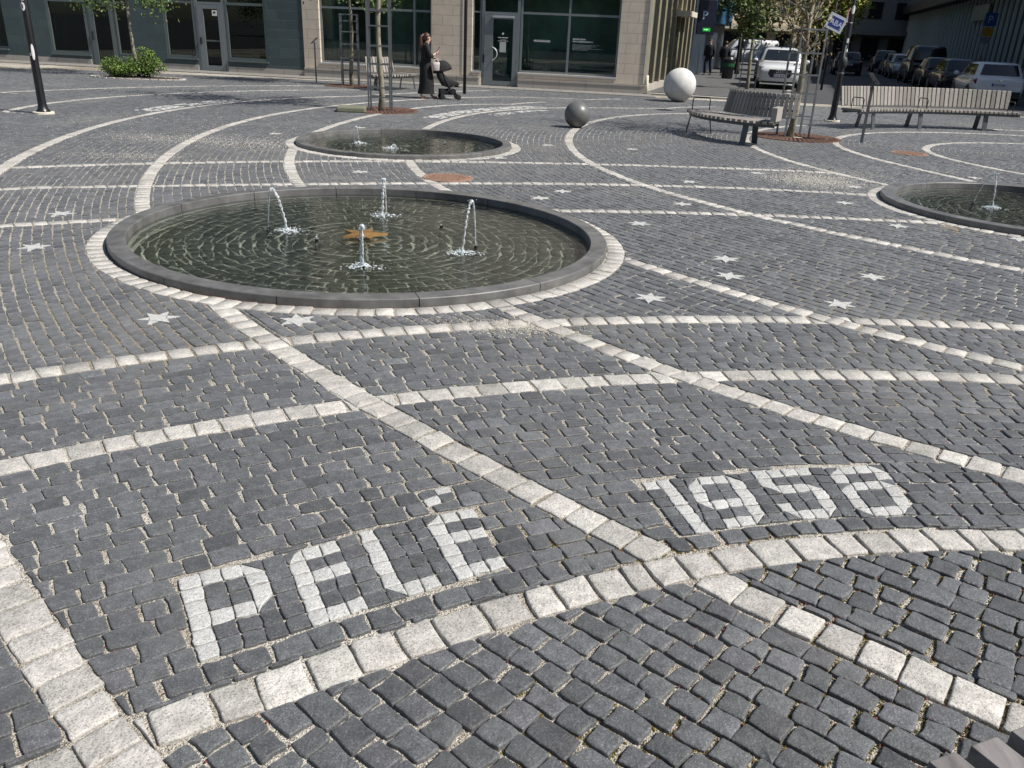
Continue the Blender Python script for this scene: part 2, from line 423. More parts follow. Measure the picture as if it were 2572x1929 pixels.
DISCS = [(PT['grate2'], 0.78), (PT['grate3'], 0.84), (PT['grateR'], 0.88), (PT['manhole1'], 0.33), (PT['manhole2'], 0.33), (PT['lampL'], 0.2)]
BED = (-11.75, 26.3, 1.35, 0.62)            # planting bed (ellipse)
def gq(k): return [np.array(p) for p in GLYPHS[k]]
def grow(poly, d):
    c = np.mean(poly, 0); return [p + (p - c) / np.linalg.norm(p - c) * d for p in poly]
BLOCKS = []
for k in ('P', 'E', 'L', 'É', 'acc', '1', '9', '5', '8'):
    a, b, c, d = gq(k); BLOCKS.append(grow([a, c, d, b], 0.012))
# spacers between neighbouring letters belong to the blocks too
for k1, k2 in (('P', 'E'), ('E', 'L'), ('L', 'É'), ('1', '9'), ('9', '5'), ('5', '8')):
    q1 = gq(k1); q2 = gq(k2); BLOCKS.append(grow([q1[1], q1[3], q2[2], q2[0]], 0.006))

def clip_field(poly, fv):
    out = []; n = len(poly)
    for i in range(n):
        a, b = poly[i], poly[(i + 1) % n]; fa, fb = fv[i], fv[(i + 1) % n]
        if fa >= 0: out.append(a)
        if (fa >= 0) != (fb >= 0):
            t = fa / (fa - fb); out.append((a[0] + (b[0] - a[0]) * t, a[1] + (b[1] - a[1]) * t))
    return out
def parea(p):
    return 0.5 * sum(p[i][0] * p[(i + 1) % len(p)][1] - p[(i + 1) % len(p)][0] * p[i][1] for i in range(len(p)))

def fields(use_F=True, use_G=True, rings=True, skip=None):
    """list of functions (x, y, side or None) -> signed clearance; side fixed by the stone centre"""
    fl = []
    if use_F:
        for k in LINES:
            if k[0] == 'F' and k != skip:
                fl.append(('F', k))
    if use_G:
        for k in LINES:
            if k[0] == 'G' and k != skip: fl.append(('G', k))
    if rings: fl += [('R', i) for i in range(3)]
    fl += [('D', i) for i in range(len(DISCS))] + [('E', 0)]
    return fl
def field_val(f, x, y):
    t, k = f
    if t == 'F':
        r, th = polF(x, y); a, b = RNG_T[k]; s = r - line_r(k, th)
        return np.where((th > a) & (th < b), s, 9.0), True
    if t == 'G':
        r, th = polG(x, y); a, b = RNG_T[k]; s = r - line_r(k, th)
        return np.where((th > a) & (th < b), s, 9.0), True
    if t == 'R':
        r, th = polar(x, y, RINGS[k][:2]); return r - ring_R(k, th) - JT, False
    if t == 'D':
        (cx, cy), R = DISCS[k]; return np.hypot(x - cx, y - cy) - R - JT, False
    return np.sqrt(((x - BED[0]) / BED[2]) ** 2 + ((y - BED[1]) / BED[3]) ** 2) * BED[3] - BED[3], False

def clip_all(Q, fl, blocks=True):
    """Q: (N,4,2) quads -> list of polygons with white bands, rings, discs and letter blocks cut away"""
    X = Q[:, :, 0]; Y = Q[:, :, 1]; cx = X.mean(1); cy = Y.mean(1)
    N = len(Q); drop = np.zeros(N, bool); todo = [[] for _ in range(N)]
    for f in fl:
        v, two = field_val(f, X, Y); c, _ = field_val(f, cx, cy)
        if two:
            s = np.where(c >= 0, 1.0, -1.0); vv = v * s[:, None] - HW - JT
            inside = np.abs(c) < 0.25 * HW
            near = (np.abs(c) < 0.5)
            cut = near & (vv.min(1) < 0)
            drop |= near & (vv.max(1) < 0.012)
        else:
            vv = v; cut = (vv.min(1) < 0) & (vv.max(1) > 0); drop |= vv.max(1) < 0.012
        for i in np.nonzero(cut & ~drop)[0]: todo[i].append(vv[i] if False else (f, two, (1.0 if (not two or c[i] >= 0) else -1.0)))
    polys = []
    for i in range(N):
        if drop[i]: polys.append(None); continue
        p = [tuple(q) for q in Q[i]]
        a0 = abs(parea(p))
        for f, two, s in todo[i]:
            xs = np.array([q[0] for q in p]); ys = np.array([q[1] for q in p])
            v, _ = field_val(f, xs, ys)
            v = v * s - (HW + JT) if two else v
            p = clip_field(p, v)
            if len(p) < 3: break
        if len(p) < 3 or abs(parea(p)) < 0.09 * a0: polys.append(None); continue
        polys.append(p)
    if blocks:
        for bl in BLOCKS:
            bc = np.mean(bl, 0); rad = max(np.linalg.norm(b - bc) for b in bl) + 0.15
            nb = len(bl); ar = parea([tuple(b) for b in bl])
            sg = 1 if ar > 0 else -1
            for i in np.nonzero(np.hypot(cx - bc[0], cy - bc[1]) < rad)[0]:
                p = polys[i]
                if p is None: continue
                c = np.mean(p, 0); best = None
                def ed(q, e):
                    a, b = bl[e], bl[(e + 1) % nb]; d = b - a; L = np.hypot(*d)
                    return sg * ((q[0] - a[0]) * d[1] - (q[1] - a[1]) * d[0]) / L
                # already clear of the block?
                if any(min(ed(q, e) for q in p) >= 0 for e in range(nb)): continue
                e = int(np.argmax([sum(ed(q, e2) for q in p) for e2 in range(nb)]))
                p2 = clip_field(p, [ed(q, e) for q in p])
                polys[i] = p2 if len(p2) >= 3 and abs(parea(p2)) > 0.0018 else None
    return polys

class Stones:
    """fast collector of cobbles: every stone is a domed block with its own tone"""
    def __init__(self): self.v = []; self.f = []; self.sm = []; self.t = []; self.edge = []
    def add(self, poly, z=0.0, tone=None, lod=None, gap=0.0, depth=0.03, crown=0.72):
        n0 = len(poly)
        if parea(poly) < 0: poly = poly[::-1]
        cx = sum(p[0] for p in poly) / n0; cy = sum(p[1] for p in poly) / n0
        d = math.hypot(cx, cy)
        if lod is None: lod = 0 if d < 4.6 else (1 if d < 10.5 else 2)
        tone = min(1, max(0, rng.gauss(0.45, 0.2))) if tone is None else tone
        tx = rng.gauss(0, 0.015); ty = rng.gauss(0, 0.015); dz = z + rng.gauss(0, 0.0012)
        ex = max(math.hypot(p[0] - cx, p[1] - cy) for p in poly)
        # outline with rounded corners
        out = []
        if lod <= 1:
            ch = min(0.009, 0.13 * ex) * rng.uniform(0.45, 1.3)
            for i in range(n0):
                a = poly[i - 1]; b = poly[i]; c = poly[(i + 1) % n0]
                la = math.hypot(a[0] - b[0], a[1] - b[1]); lc = math.hypot(c[0] - b[0], c[1] - b[1])
                if la < 1e-5 or lc < 1e-5: continue
                k1 = min(ch, 0.4 * la) / la; k2 = min(ch, 0.4 * lc) / lc
                p1 = (b[0] + (a[0] - b[0]) * k1, b[1] + (a[1] - b[1]) * k1); p2 = (b[0] + (c[0] - b[0]) * k2, b[1] + (c[1] - b[1]) * k2)
                out.append(p1)
                if lod == 0:
                    m = ((p1[0] + p2[0]) / 2 * 0.55 + b[0] * 0.45, (p1[1] + p2[1]) / 2 * 0.55 + b[1] * 0.45); out.append(m)
                out.append(p2)
                if lod == 0 and lc > 0.05:
                    j = rng.gauss(0, 0.0022); nx, ny = (c[1] - b[1]) / lc, -(c[0] - b[0]) / lc
                    for tt in (0.38, 0.66):
                        jj = j + rng.gauss(0, 0.0012); out.append((b[0] + (c[0] - b[0]) * tt + nx * jj, b[1] + (c[1] - b[1]) * tt + ny * jj))
        else: out = list(poly)
        n = len(out)
        if n < 3: return
        base = len(self.v)
        def ring(f, zz, jit=0.0):
            for x, y in out:
                xx = cx + (x - cx) * f; yy = cy + (y - cy) * f
                self.v.append((xx, yy, zz + dz + tx * (xx - cx) + ty * (yy - cy) + (rng.gauss(0, jit) if jit else 0)))
        if lod == 0:
            prof = [(1.0, -depth, 0), (1.0, -0.0060 * crown, .0007), (1 - 0.0028 / ex, -0.0018 * crown, .0006), (1 - 0.010 / ex, -0.0002 * crown, .0006), (0.55, 0.0004, .0009)]
        elif lod == 1: prof = [(1.0, -depth, 0), (1.0, -0.006 * crown, 0), (1 - 0.006 / ex, -0.0006 * crown, .0004)]
        else: prof = [(1.0, -depth * 0.8, 0), (1.0, -0.006, 0), (1 - 0.010 / ex, 0, 0)]
        for f, zz, j in prof: ring(f, zz, j)
        nr = len(prof)
        for r in range(nr - 1):
            for k in range(n):
                k2 = (k + 1) % n
                self.f.append((base + r * n + k, base + r * n + k2, base + (r + 1) * n + k2, base + (r + 1) * n + k)); self.sm.append(lod < 2 and r > 0)
        if lod == 0:
            self.v.append((cx, cy, dz + 0.001)); ci = len(self.v) - 1
            for k in range(n):
                self.f.append((base + (nr - 1) * n + k, base + (nr - 1) * n + (k + 1) % n, ci)); self.sm.append(True)
        else:
            self.f.append(tuple(base + (nr - 1) * n + k for k in range(n))); self.sm.append(lod < 2)
        self.t.extend([tone] * (len(self.v) - len(self.t)))
        if d < 5.2: self.edge.append((out, cx, cy))
    def build(self, name, mt, parent=None):
        me = bpy.data.meshes.new(name)
        nv = len(self.v); me.vertices.add(nv)
        me.vertices.foreach_set('co', np.array(self.v, np.float32).ravel())
        tot = np.array([len(f) for f in self.f], np.int32)
        me.loops.add(int(tot.sum())); me.polygons.add(len(tot))
        me.loops.foreach_set('vertex_index', np.concatenate([np.array(f, np.int32) for f in self.f]) if len(self.f) < 2000 else np.fromiter((i for f in self.f for i in f), np.int32, int(tot.sum())))
        st = np.zeros(len(tot), np.int32); st[1:] = np.cumsum(tot)[:-1]
        me.polygons.foreach_set('loop_start', st)
        me.polygons.foreach_set('use_smooth', np.array(self.sm, bool))
        me.materials.append(mt)
        a = me.attributes.new('tone', 'FLOAT', 'POINT'); a.data.foreach_set('value', np.array(self.t, np.float32))
        me.update(calc_edges=True); me.validate()
        o = bpy.data.objects.new(name, me); link(o, parent)
        return o

def quads_polar(c, rho_edges, warp, Lf, keep, t0=0.0, t1=2 * math.pi, gr=0.010, gt=0.011, jit=0.004):
    """rows of stones round a centre; warp(rho, th) gives the true radius"""
    allq = []
    for i in range(len(rho_edges) - 1):
        ra, rb = rho_edges[i], rho_edges[i + 1]; rm = 0.5 * (ra + rb)
        L = Lf if not callable(Lf) else Lf(rm)
        n = max(4, int((t1 - t0) * rm / L))
        w = nrng.normal(1.0, 0.16, n).clip(0.65, 1.5); e = t0 + np.concatenate([[0], np.cumsum(w)]) / w.sum() * (t1 - t0)
        e = e + nrng.uniform(0, L / rm)
        tm = 0.5 * (e[1:] + e[:-1]); rr = warp(rm, tm)
        ok = keep(c[0] + rr * np.cos(tm), c[1] + rr * np.sin(tm))
        if not ok.any(): continue
        a = e[:-1][ok]; b = e[1:][ok]; m = len(a)
        da = gt / 2 / rm
        th = np.stack([a + da, b - da, b - da, a + da], 1) + nrng.normal(0, jit / rm, (m, 4))
        rad = np.stack([warp(ra, a) + gr / 2, warp(ra, b) + gr / 2, warp(rb, b) - gr / 2, warp(rb, a) - gr / 2], 1) + nrng.normal(0, jit * 0.7, (m, 4))
        allq.append(np.stack([c[0] + rad * np.cos(th), c[1] + rad * np.sin(th)], 2))
    return np.concatenate(allq) if allq else np.zeros((0, 4, 2))

KF = ['F7', 'F6', 'F5', 'F4', 'F3', 'F2', 'F1', 'F0', 'Fm1', 'Fm2']
NOMF = np.array([0.0] + [float(line_r(k, 3.0)) for k in KF] + [36.0])
def warpF(rho, th):
    K = np.stack([np.zeros_like(th)] + [line_r(k, th) for k in KF])
    for i in range(1, len(K)): K[i] = np.maximum(K[i], K[i - 1] + 0.4)
    K = np.vstack([K, K[-1:] + (36.0 - NOMF[-2])])
    j = min(len(NOMF) - 2, max(0, int(np.searchsorted(NOMF, rho, side='right') - 1)))
    f = (rho - NOMF[j]) / (NOMF[j + 1] - NOMF[j])
    return K[j] * (1 - f) + K[j + 1] * f
def warpG(rho, th):
    K = np.stack([line_r(k, th) for k in ('GC', 'GB', 'GA')]); n = (5.945, 7.63, 8.62)
    f = (rho - n[0]) / (n[1] - n[0]) if rho < n[1] else 1 + (rho - n[1]) / (n[2] - n[1])
    return K[0] + (K[1] - K[0]) * f if f < 1 else K[1] + (K[2] - K[1]) * (f - 1)

def gzone(x, y):
    r, th = polG(x, y)
    rc = line_r('GC', th); ra = line_r('GA', th)
    return np.where(r < rc, 0, np.where(r < ra, 1, 2))

stones = Stones()
FL = fields()
qs = [quads_polar(C1, np.arange(0.3, 32.0, 0.105), warpF, 0.109, lambda x, y: in_view(x, y) & (gzone(x, y) == 0), 0.9, 5.2, 0.010, 0.012, 0.005),
      quads_polar(C2, np.arange(5.945, 8.63, 0.0895), warpG, 0.113, lambda x, y: in_view(x, y) & (gzone(x, y) == 1), 0.7, 2.9, 0.006, 0.0105, 0.0045),
      quads_polar(C1, np.arange(0.3, 32.0, 0.098), warpF, 0.118, lambda x, y: in_view(x, y) & (gzone(x, y) == 2), 0.0, 2 * math.pi, 0.0105, 0.0065, 0.0058)]
for Q in qs:
    for p in clip_all(Q, FL):
        if p is not None: stones.add(p)
paving = tag(stones.build('cobblestone_paving', M_dark), kind='structure')

# white bands
whites = Stones()
FLr = fields(False, False, True); FLg = fields(True, False, True)
for k in LINES:
    c = C1 if k[0] == 'F' else C2; a, b = RNG_T[k]
    pol = polF if k[0] == 'F' else polG
    wf = (lambda kk: (lambda rho, th: line_r(kk, th) + rho))(k)
    rm = float(np.mean(LINES[k][2])); L = 0.138
    n = int((b - a) * rm / L); w = nrng.normal(1, 0.13, n).clip(0.7, 1.4)
    e = a + np.concatenate([[0], np.cumsum(w)]) / w.sum() * (b - a)
    g = 0.012 / rm / 2
    th = np.stack([e[:-1] + g, e[1:] - g, e[1:] - g, e[:-1] + g], 1) + nrng.normal(0, 0.004 / rm, (n, 4))
    lo = line_r(k, th); rad = lo + np.array([-1, -1, 1, 1]) * (HW - 0.003) + nrng.normal(0, 0.005, (n, 4))
    Q = np.stack([c[0] + rad * np.cos(th), c[1] + rad * np.sin(th)], 2)
    ok = in_view(Q[:, :, 0].mean(1), Q[:, :, 1].mean(1))
    if k == 'G5':
        r_, t_ = polF(Q[:, :, 0].mean(1), Q[:, :, 1].mean(1)); ok &= r_ > line_r('F5', t_)
    if k in ('G3', 'G4'):
        d3 = np.hypot(Q[:, :, 0].mean(1) - RINGS[2][0], Q[:, :, 1].mean(1) - RINGS[2][1]); ok &= Q[:, :, 0].mean(1) < RINGS[2][0]
    for p in clip_all(Q[ok], (FLr + [('G', 'GC')] if k == 'F1' else FLr) if k[0] == 'F' else ([f for f in FLg if f != ('F', 'F1')] if k == 'GC' else FLg), blocks=False):
        if p is not None: whites.add(p, 0.001, depth=0.035, crown=1.1)
for i in range(3):
    cx, cy, A, B, Cc = RINGS[i]
    n = int(2 * math.pi * A / 0.135); w = nrng.normal(1, 0.1, n).clip(0.7, 1.4); e = np.concatenate([[0], np.cumsum(w)]) / w.sum() * 2 * math.pi
    g = 0.0055 / A
    th = np.stack([e[:-1] + g, e[:-1] + g, e[1:] - g, e[1:] - g], 1) + nrng.normal(0, 0.003 / A, (n, 4))
    rad = ring_R(i, th) + np.array([-0.148, 0, 0, -0.148]) + nrng.normal(0, 0.004, (n, 4))
    for j in range(n):
        p = [(cx + rad[j, q] * math.cos(th[j, q]), cy + rad[j, q] * math.sin(th[j, q])) for q in range(4)]
        if p[0][1] > -0.6: whites.add(p, 0.001, depth=0.035, crown=1.3)
tag(whites.build('white_paving_bands', M_white), kind='structure')

# sand bed under the stones, with round holes for the pools
mb = MB()
X0, X1, Y0, Y1 = -26.0, 26.0, -4.0, 32.6
def pool_out(x, y): return min(math.hypot(x - R[0], y - R[1]) - float(ring_R(i, math.atan2(y - R[1], x - R[0]))) for i, R in enumerate(RINGS))
def bz(x, y):      # sand lies high in the joints, lower (washed out) in the near right corner
    t = min(1, max(0, (x * 0.45 - y + 2.9) / 1.2)); u = min(1, max(0, (4.2 - y) / 1.5))
    return -0.0070 - 0.006 * t - 0.0015 * u
def cell(x, y, s):
    d = pool_out(x + s / 2, y + s / 2)
    if s > 0.15 and abs(d + 0.22) < s * 0.9:
        h = s / 2
        for a in (0, h):
            for b in (0, h): cell(x + a, y + b, h)
        return
    if d < -0.22: return
    mb.add([(x, y, bz(x, y)), (x + s, y, bz(x + s, y)), (x + s, y + s, bz(x + s, y + s)), (x, y + s, bz(x, y + s))], [(0, 1, 2, 3)])
yy = Y0
while yy < Y1 - 1e-6:
    xx = X0
    while xx < X1 - 1e-6: cell(xx, yy, 0.4); xx += 0.4
    yy += 0.4
def bed_mat():
    m = bpy.data.materials.new('joint_sand'); m.use_nodes = True; nt = m.node_tree; N = nt.nodes; Lk = nt.links; b = N['Principled BSDF']
    b.inputs['Roughness'].default_value = 0.95; b.inputs['Specular IOR Level'].default_value = 0.1
    tc = N.new('ShaderNodeTexCoord')
    v = N.new('ShaderNodeTexVoronoi'); v.inputs['Scale'].default_value = 210; Lk.new(tc.outputs['Object'], v.inputs['Vector'])
    cr = N.new('ShaderNodeValToRGB'); e = cr.color_ramp.elements
    e[0].position = 0.0; e[0].color = (0.12, 0.11, 0.095, 1); e[1].position = 1.0; e[1].color = (0.68, 0.65, 0.58, 1)
    x = cr.color_ramp.elements.new(0.35); x.color = (0.40, 0.375, 0.325, 1)
    sp = N.new('ShaderNodeSeparateColor'); Lk.new(v.outputs['Color'], sp.inputs[0]); Lk.new(sp.outputs[0], cr.inputs[0])
    nz = N.new('ShaderNodeTexNoise'); nz.inputs['Scale'].default_value = 0.55; nz.inputs['Detail'].default_value = 4; Lk.new(tc.outputs['Object'], nz.inputs['Vector'])
    mr = N.new('ShaderNodeMapRange'); mr.inputs['From Min'].default_value = 0.40; mr.inputs['From Max'].default_value = 0.64; Lk.new(nz.outputs['Fac'], mr.inputs['Value'])
    mx = N.new('ShaderNodeMix'); mx.data_type = 'RGBA'; mx.blend_type = 'MULTIPLY'; mx.inputs['B'].default_value = (0.55, 0.50, 0.43, 1)
    Lk.new(mr.outputs[0], mx.inputs['Factor']); Lk.new(cr.outputs[0], mx.inputs['A']); Lk.new(mx.outputs['Result'], b.inputs['Base Color'])
    bp = N.new('ShaderNodeBump'); bp.inputs['Distance'].default_value = 0.004; Lk.new(v.outputs['Distance'], bp.inputs['Height']); Lk.new(bp.outputs[0], b.inputs['Normal'])
    return m
M_bed = bed_mat()
tag(mb.build('paving_bed', M_bed), kind='structure')
mb = MB()
S = 900
for x0, x1, y0, y1 in ((-S, X0, -S, S), (X1, S, -S, S), (X0, X1, -S, Y0), (X0, X1, Y1, S)):
    mb.add([(x0, y0, -0.03), (x1, y0, -0.03), (x1, y1, -0.03), (x0, y1, -0.03)], [(0, 1, 2, 3)])
mb.add([(X0 - 1, Y0 - 1, -0.4), (X1 + 1, Y0 - 1, -0.4), (X1 + 1, Y1 + 1, -0.4), (X0 - 1, Y1 + 1, -0.4)], [(0, 1, 2, 3)])
M_asph = mat('asphalt', (0.062, 0.063, 0.066), 0.85, var=0.25, scale=60, bump=0.002, bscale=180)
M_slab = mat('pavement_slabs', (0.23, 0.22, 0.20), 0.85, var=0.22, scale=5, bump=0.001, bscale=60)
M_slabd = mat('dark_pavement', (0.10, 0.10, 0.10), 0.85, var=0.25, scale=4, bump=0.001, bscale=60)
tag(mb.build('ground', M_asph), kind='structure')
# strip of pavement along the shop fronts
mb = MB()
xs = np.arange(-25.2, 4.0, 0.6)
for i in range(len(xs)):
    for j in range(2):
        xa, xb = xs[i] + 0.003, xs[i] + 0.597
        o0, o1 = (-1.24, -0.63) if j == 0 else (-0.622, 0.02)
        if j == 1: xa += 0.0
        z = 0.02 + rng.uniform(-0.001, 0.001)
        mb.add([(xa, front_y(xa) + o0, z), (xb, front_y(xb) + o0, z), (xb, front_y(xb) + o1, z), (xa, front_y(xa) + o1, z),
                (xa, front_y(xa) + o0, -0.01), (xb, front_y(xb) + o0, -0.01), (xb, front_y(xb) + o1, -0.01), (xa, front_y(xa) + o1, -0.01)],
               [(0, 1, 2, 3), (0, 4, 5, 1), (1, 5, 6, 2), (3, 2, 6, 7), (0, 3, 7, 4)])
tag(mb.build('pavement', M_slab), kind='structure')
# side street: pavement on its left, roadway, kerbs
def st(s, n, z=0.0):
    p = CORNER + U * s + NR * n; return (p.x, p.y, z)
mb = MB()
def strip(mb, s0, s1, n0, n1, z0, z1):
    mb.add([st(s0, n0, z1), st(s1, n0, z1), st(s1, n1, z1), st(s0, n1, z1), st(s0, n0, z0), st(s1, n0, z0), st(s1, n1, z0), st(s0, n1, z0)],
           [(0, 1, 2, 3), (0, 4, 5, 1), (1, 5, 6, 2), (2, 6, 7, 3), (3, 7, 4, 0)])
strip(mb, 0.5, 80, -0.2, 4.6, -0.02, 0.06)
strip(mb, 3.0, 80, 14.9, 19.0, -0.02, 0.10)
tag(mb.build('street_pavement', M_slabd), kind='structure')
mb = MB(); strip(mb, 0.0, 0.42, -0.1, 4.6, -0.02, 0.05); strip(mb, 0.42, 80, 4.6, 4.85, -0.02, 0.07)
tag(mb.build('kerb', mat('kerb_stone', (0.36, 0.34, 0.30), 0.8, var=0.2, scale=14)), kind='structure')
mb = MB(); strip(mb, 0.9, 82, 4.85, 14.9, -0.03, 0.004)
tag(mb.build('road', M_asph), kind='structure')

# ------------------------------------------------------------------ mosaic letters and digits, stars
PAT = {
 'P': ['WWWb', 'WDDW', 'WDDW', 'WWWd', 'WDDD', 'WDDD'],
 'E': ['aWW', 'WDD', 'WWW', 'WDD', 'WDD', 'WWW'],
 'L': ['WDD', 'WDD', 'WDD', 'WDD', 'WDD', 'cWW'],
 'É': ['aWW', 'WDD', 'WWW', 'WDD', 'WDD', 'WWW'],
 '1': ['WW', 'DW', 'DW', 'DW', 'DW', 'DW'],
 '9': ['aWWb', 'WDDW', 'WDDW', 'cWWW', 'DDDW', 'DWWd'],
 '5': ['WWWW', 'WDDD', 'cWWb', 'DDDW', 'WDDW', 'cWWd'],
 '8': ['aWWb', 'WDDW', 'aWWb', 'WDDW', 'WDDW', 'cWWd'],
}
def bil(q, u, v):
    a, b, c, d = q
    p = (a * (1 - u) + b * u) * (1 - v) + (c * (1 - u) + d * u) * v
    return (float(p[0]), float(p[1]))
def mosaic_cells(q, pat, sw, sd):
    nr = len(pat); nc = len(pat[0])
    P = [[bil(q, j / nc, i / nr) for j in range(nc + 1)] for i in range(nr + 1)]
    P = [[(x + rng.gauss(0, .0022), y + rng.gauss(0, .0022)) for x, y in row] for row in P]
    def put(S, poly):
        n = len(poly); cx = sum(p[0] for p in poly) / n; cy = sum(p[1] for p in poly) / n
        f = (0.945 if n == 4 else 0.92) - (0.015 if S is sd else 0)
        S.add([(cx + (x - cx) * f, cy + (y - cy) * f) for x, y in poly], 0.0, depth=0.02, crown=0.45)
    for i in range(nr):
        for j in range(nc):
            a, b, c, d = P[i][j], P[i][j + 1], P[i + 1][j + 1], P[i + 1][j]
            ch = pat[i][j]
            if ch == 'W': put(sw, [a, b, c, d])
            elif ch == 'D': put(sd, [a, b, c, d])
            elif ch == 'a': put(sw, [b, c, d]); put(sd, [a, b, d])
            elif ch == 'b': put(sw, [a, c, d]); put(sd, [a, b, c])
            elif ch == 'c': put(sw, [a, b, c]); put(sd, [a, c, d])
            elif ch == 'd': put(sw, [a, b, d]); put(sd, [b, c, d])
GL = [('P', 'letter P', 'E'), ('E', 'letter E without an accent', 'L'), ('L', 'letter L', 'É'), ('É', 'letter E with an acute accent', None),
      ('1', 'digit 1', '9'), ('9', 'digit 9', '5'), ('5', 'digit 5', '8'), ('8', 'digit 8', None)]
for k, txt, nxt in GL:
    q = gq(k); sw = Stones(); sd = Stones()
    mosaic_cells(q, PAT[k], sw, sd)
    if nxt:
        q2 = gq(nxt); mosaic_cells([q[1], q2[0], q[3], q2[2]], ['D'] * 6, sw, sd)
    c = np.mean(q, 0)
    t = thing('mosaic_digit' if k.isdigit() else 'mosaic_letter', 'white granite mosaic %s set flush in the dark cobbles' % txt, 'mosaic', (0, 0, 0), 0,
              'white mosaic digits in the paving' if k.isdigit() else 'white mosaic letters in the paving')
    sw.build('white_stones', M_mosaic, t); sd.build('dark_stones', M_dark, t)
    if k == 'É':
        sw = Stones(); sd = Stones(); mosaic_cells(gq('acc'), ['DW', 'WD'], sw, sd)
        o = sw.build('accent', M_mosaic, t); sd.build('accent_backing', M_dark, t)

# six-pointed stars let into the cobbles
star_lab = ['white star inlay at the left edge above the band running into the large fountain', 'white star inlay by the left edge below the band left of the large fountain',
 'white star inlay left of the crossing bands under the large fountain', 'white star inlay just under the front rim of the large fountain',
 'white star inlay nearest to the right of the large fountain front', 'upper one of two white stars above the band right of the large fountain', 'lower one of two white stars above the band right of the large fountain',
 'white star inlay alone in the wide field below the right fountain', 'white star inlay above the crossing of two bands in the right foreground field', 'white star inlay alone below the straight band right of the large fountain',
 'white star inlay close behind the right rim of the large fountain', 'small white star inlay behind the large fountain right of the manhole cover', 'white star inlay above the crossing band left of the long curved band',
 'small white star inlay beside the petal spill between two bands', 'small white star inlay farther back left of the petal spill', 'white star inlay left of the right fountain rim corner', 'white star inlay between two bands left of the right fountain',
 'white star inlay under the left front rim of the right fountain', 'white star inlay at the right edge under the right fountain rim', 'white star inlay between the large fountain and the small fountain behind it',
 'white star inlay left of the small rear fountain', 'white star inlay behind the rear rim of the small fountain', 'white star inlay right of the small rear fountain', 'faint white star inlay between the grey stone ball and the curved bench',
 'white star inlay just under the front rim of the small rear fountain', 'white star inlay behind the right fountain beside a curved band']
for i, (x, y) in enumerate(STARS):
    s = MB(); R1, R0 = 0.135, 0.06; a0 = rng.uniform(0, 1.0)
    pts = []
    for k in range(12):
        r = R1 * rng.uniform(0.92, 1.06) if k % 2 == 0 else R0
        pts.append((x + r * math.cos(a0 + k * math.pi / 6), y + r * math.sin(a0 + k * math.pi / 6)))
    core = [pts[k] for k in range(1, 12, 2)]
    def tri(ps, z):
        c = (sum(p[0] for p in ps) / len(ps), sum(p[1] for p in ps) / len(ps))
        s.prism([(c[0] + (p[0] - c[0]) * 0.95, c[1] + (p[1] - c[1]) * 0.95) for p in ps], -0.02, z)
    tri(core, 0.0045)
    for k in range(0, 12, 2): tri([pts[k - 1], pts[k], pts[k + 1]], 0.0045 + rng.uniform(-.0006, .0006))
    o = s.build('star_inlay', M_mosaic)
    a = o.data.attributes.new('tone', 'FLOAT', 'POINT'); a.data.foreach_set('value', np.full(len(o.data.vertices), 0.7, np.float32))
    tag(o, star_lab[i], 'star inlay', 'white star inlays in the paving')

# worn mosaic lettering strips farther back (too small to read in the photo)
def strip_mosaic(k, ta, tb, off, rows, label):
    sw = Stones(); R = float(line_r(k, 0.5 * (ta + tb))); n = int(abs(tb - ta) * R / 0.07)
    for j in range(n):
        if rng.random() < 0.14: continue
        for i in range(rows):
            if rng.random() < 0.42: continue
            t1_, t2_ = ta + (tb - ta) * j / n, ta + (tb - ta) * (j + 0.92) / n
            r1, r2 = off + i * 0.072, off + (i + 0.93) * 0.072
            P = [(C1[0] + (float(line_r(k, t)) + r) * math.cos(t), C1[1] + (float(line_r(k, t)) + r) * math.sin(t)) for t, r in ((t1_, r1), (t2_, r1), (t2_, r2), (t1_, r2))]
            sw.add(P, 0.0045, lod=2, depth=0.015)
    tag(sw.build('mosaic_strip', M_mosaic), label, 'mosaic', 'worn mosaic strips beside the curved bands')
strip_mosaic('F0', 2.86, 3.04, 0.16, 6, 'worn white mosaic strip beside the curved band at left, behind the lamp post')
strip_mosaic('F3', 2.56, 2.92, 0.16, 6, 'worn white mosaic strip along the curved band behind the small fountain')
strip_mosaic('F3', 2.62, 2.80, -0.62, 4, 'faint white mosaic strip inside the curved band left of the grey ball')

# gravel in the near joints, petals, moss
def scatter(name, items, mt, lab=None):
    s = MB()
    for (x, y, z, r) in items:
        a = rng.uniform(0, 6.28); vs = []
        for k in range(4): vs.append((x + r * math.cos(a + k * 1.57) * rng.uniform(.6, 1.1), y + r * math.sin(a + k * 1.57) * rng.uniform(.6, 1.1), z))
        vs.append((x + rng.uniform(-.3, .3) * r, y + rng.uniform(-.3, .3) * r, z + r * rng.uniform(0.5, 1.0)))
        s.add(vs, [(0, 1, 4), (1, 2, 4), (2, 3, 4), (3, 0, 4)])
    o = s.build(name, mt)
    a = o.data.attributes.new('tone', 'FLOAT', 'POINT')
    tv = np.repeat(np.random.default_rng(3).random(len(items)), 5); a.data.foreach_set('value', tv.astype(np.float32))
    return tag(o, kind='stuff')
M_grav = mat('gravel_grains', (0.34, 0.32, 0.28), 0.9, tone=(0.35, 1.9))
items = []; moss = []; debris = []
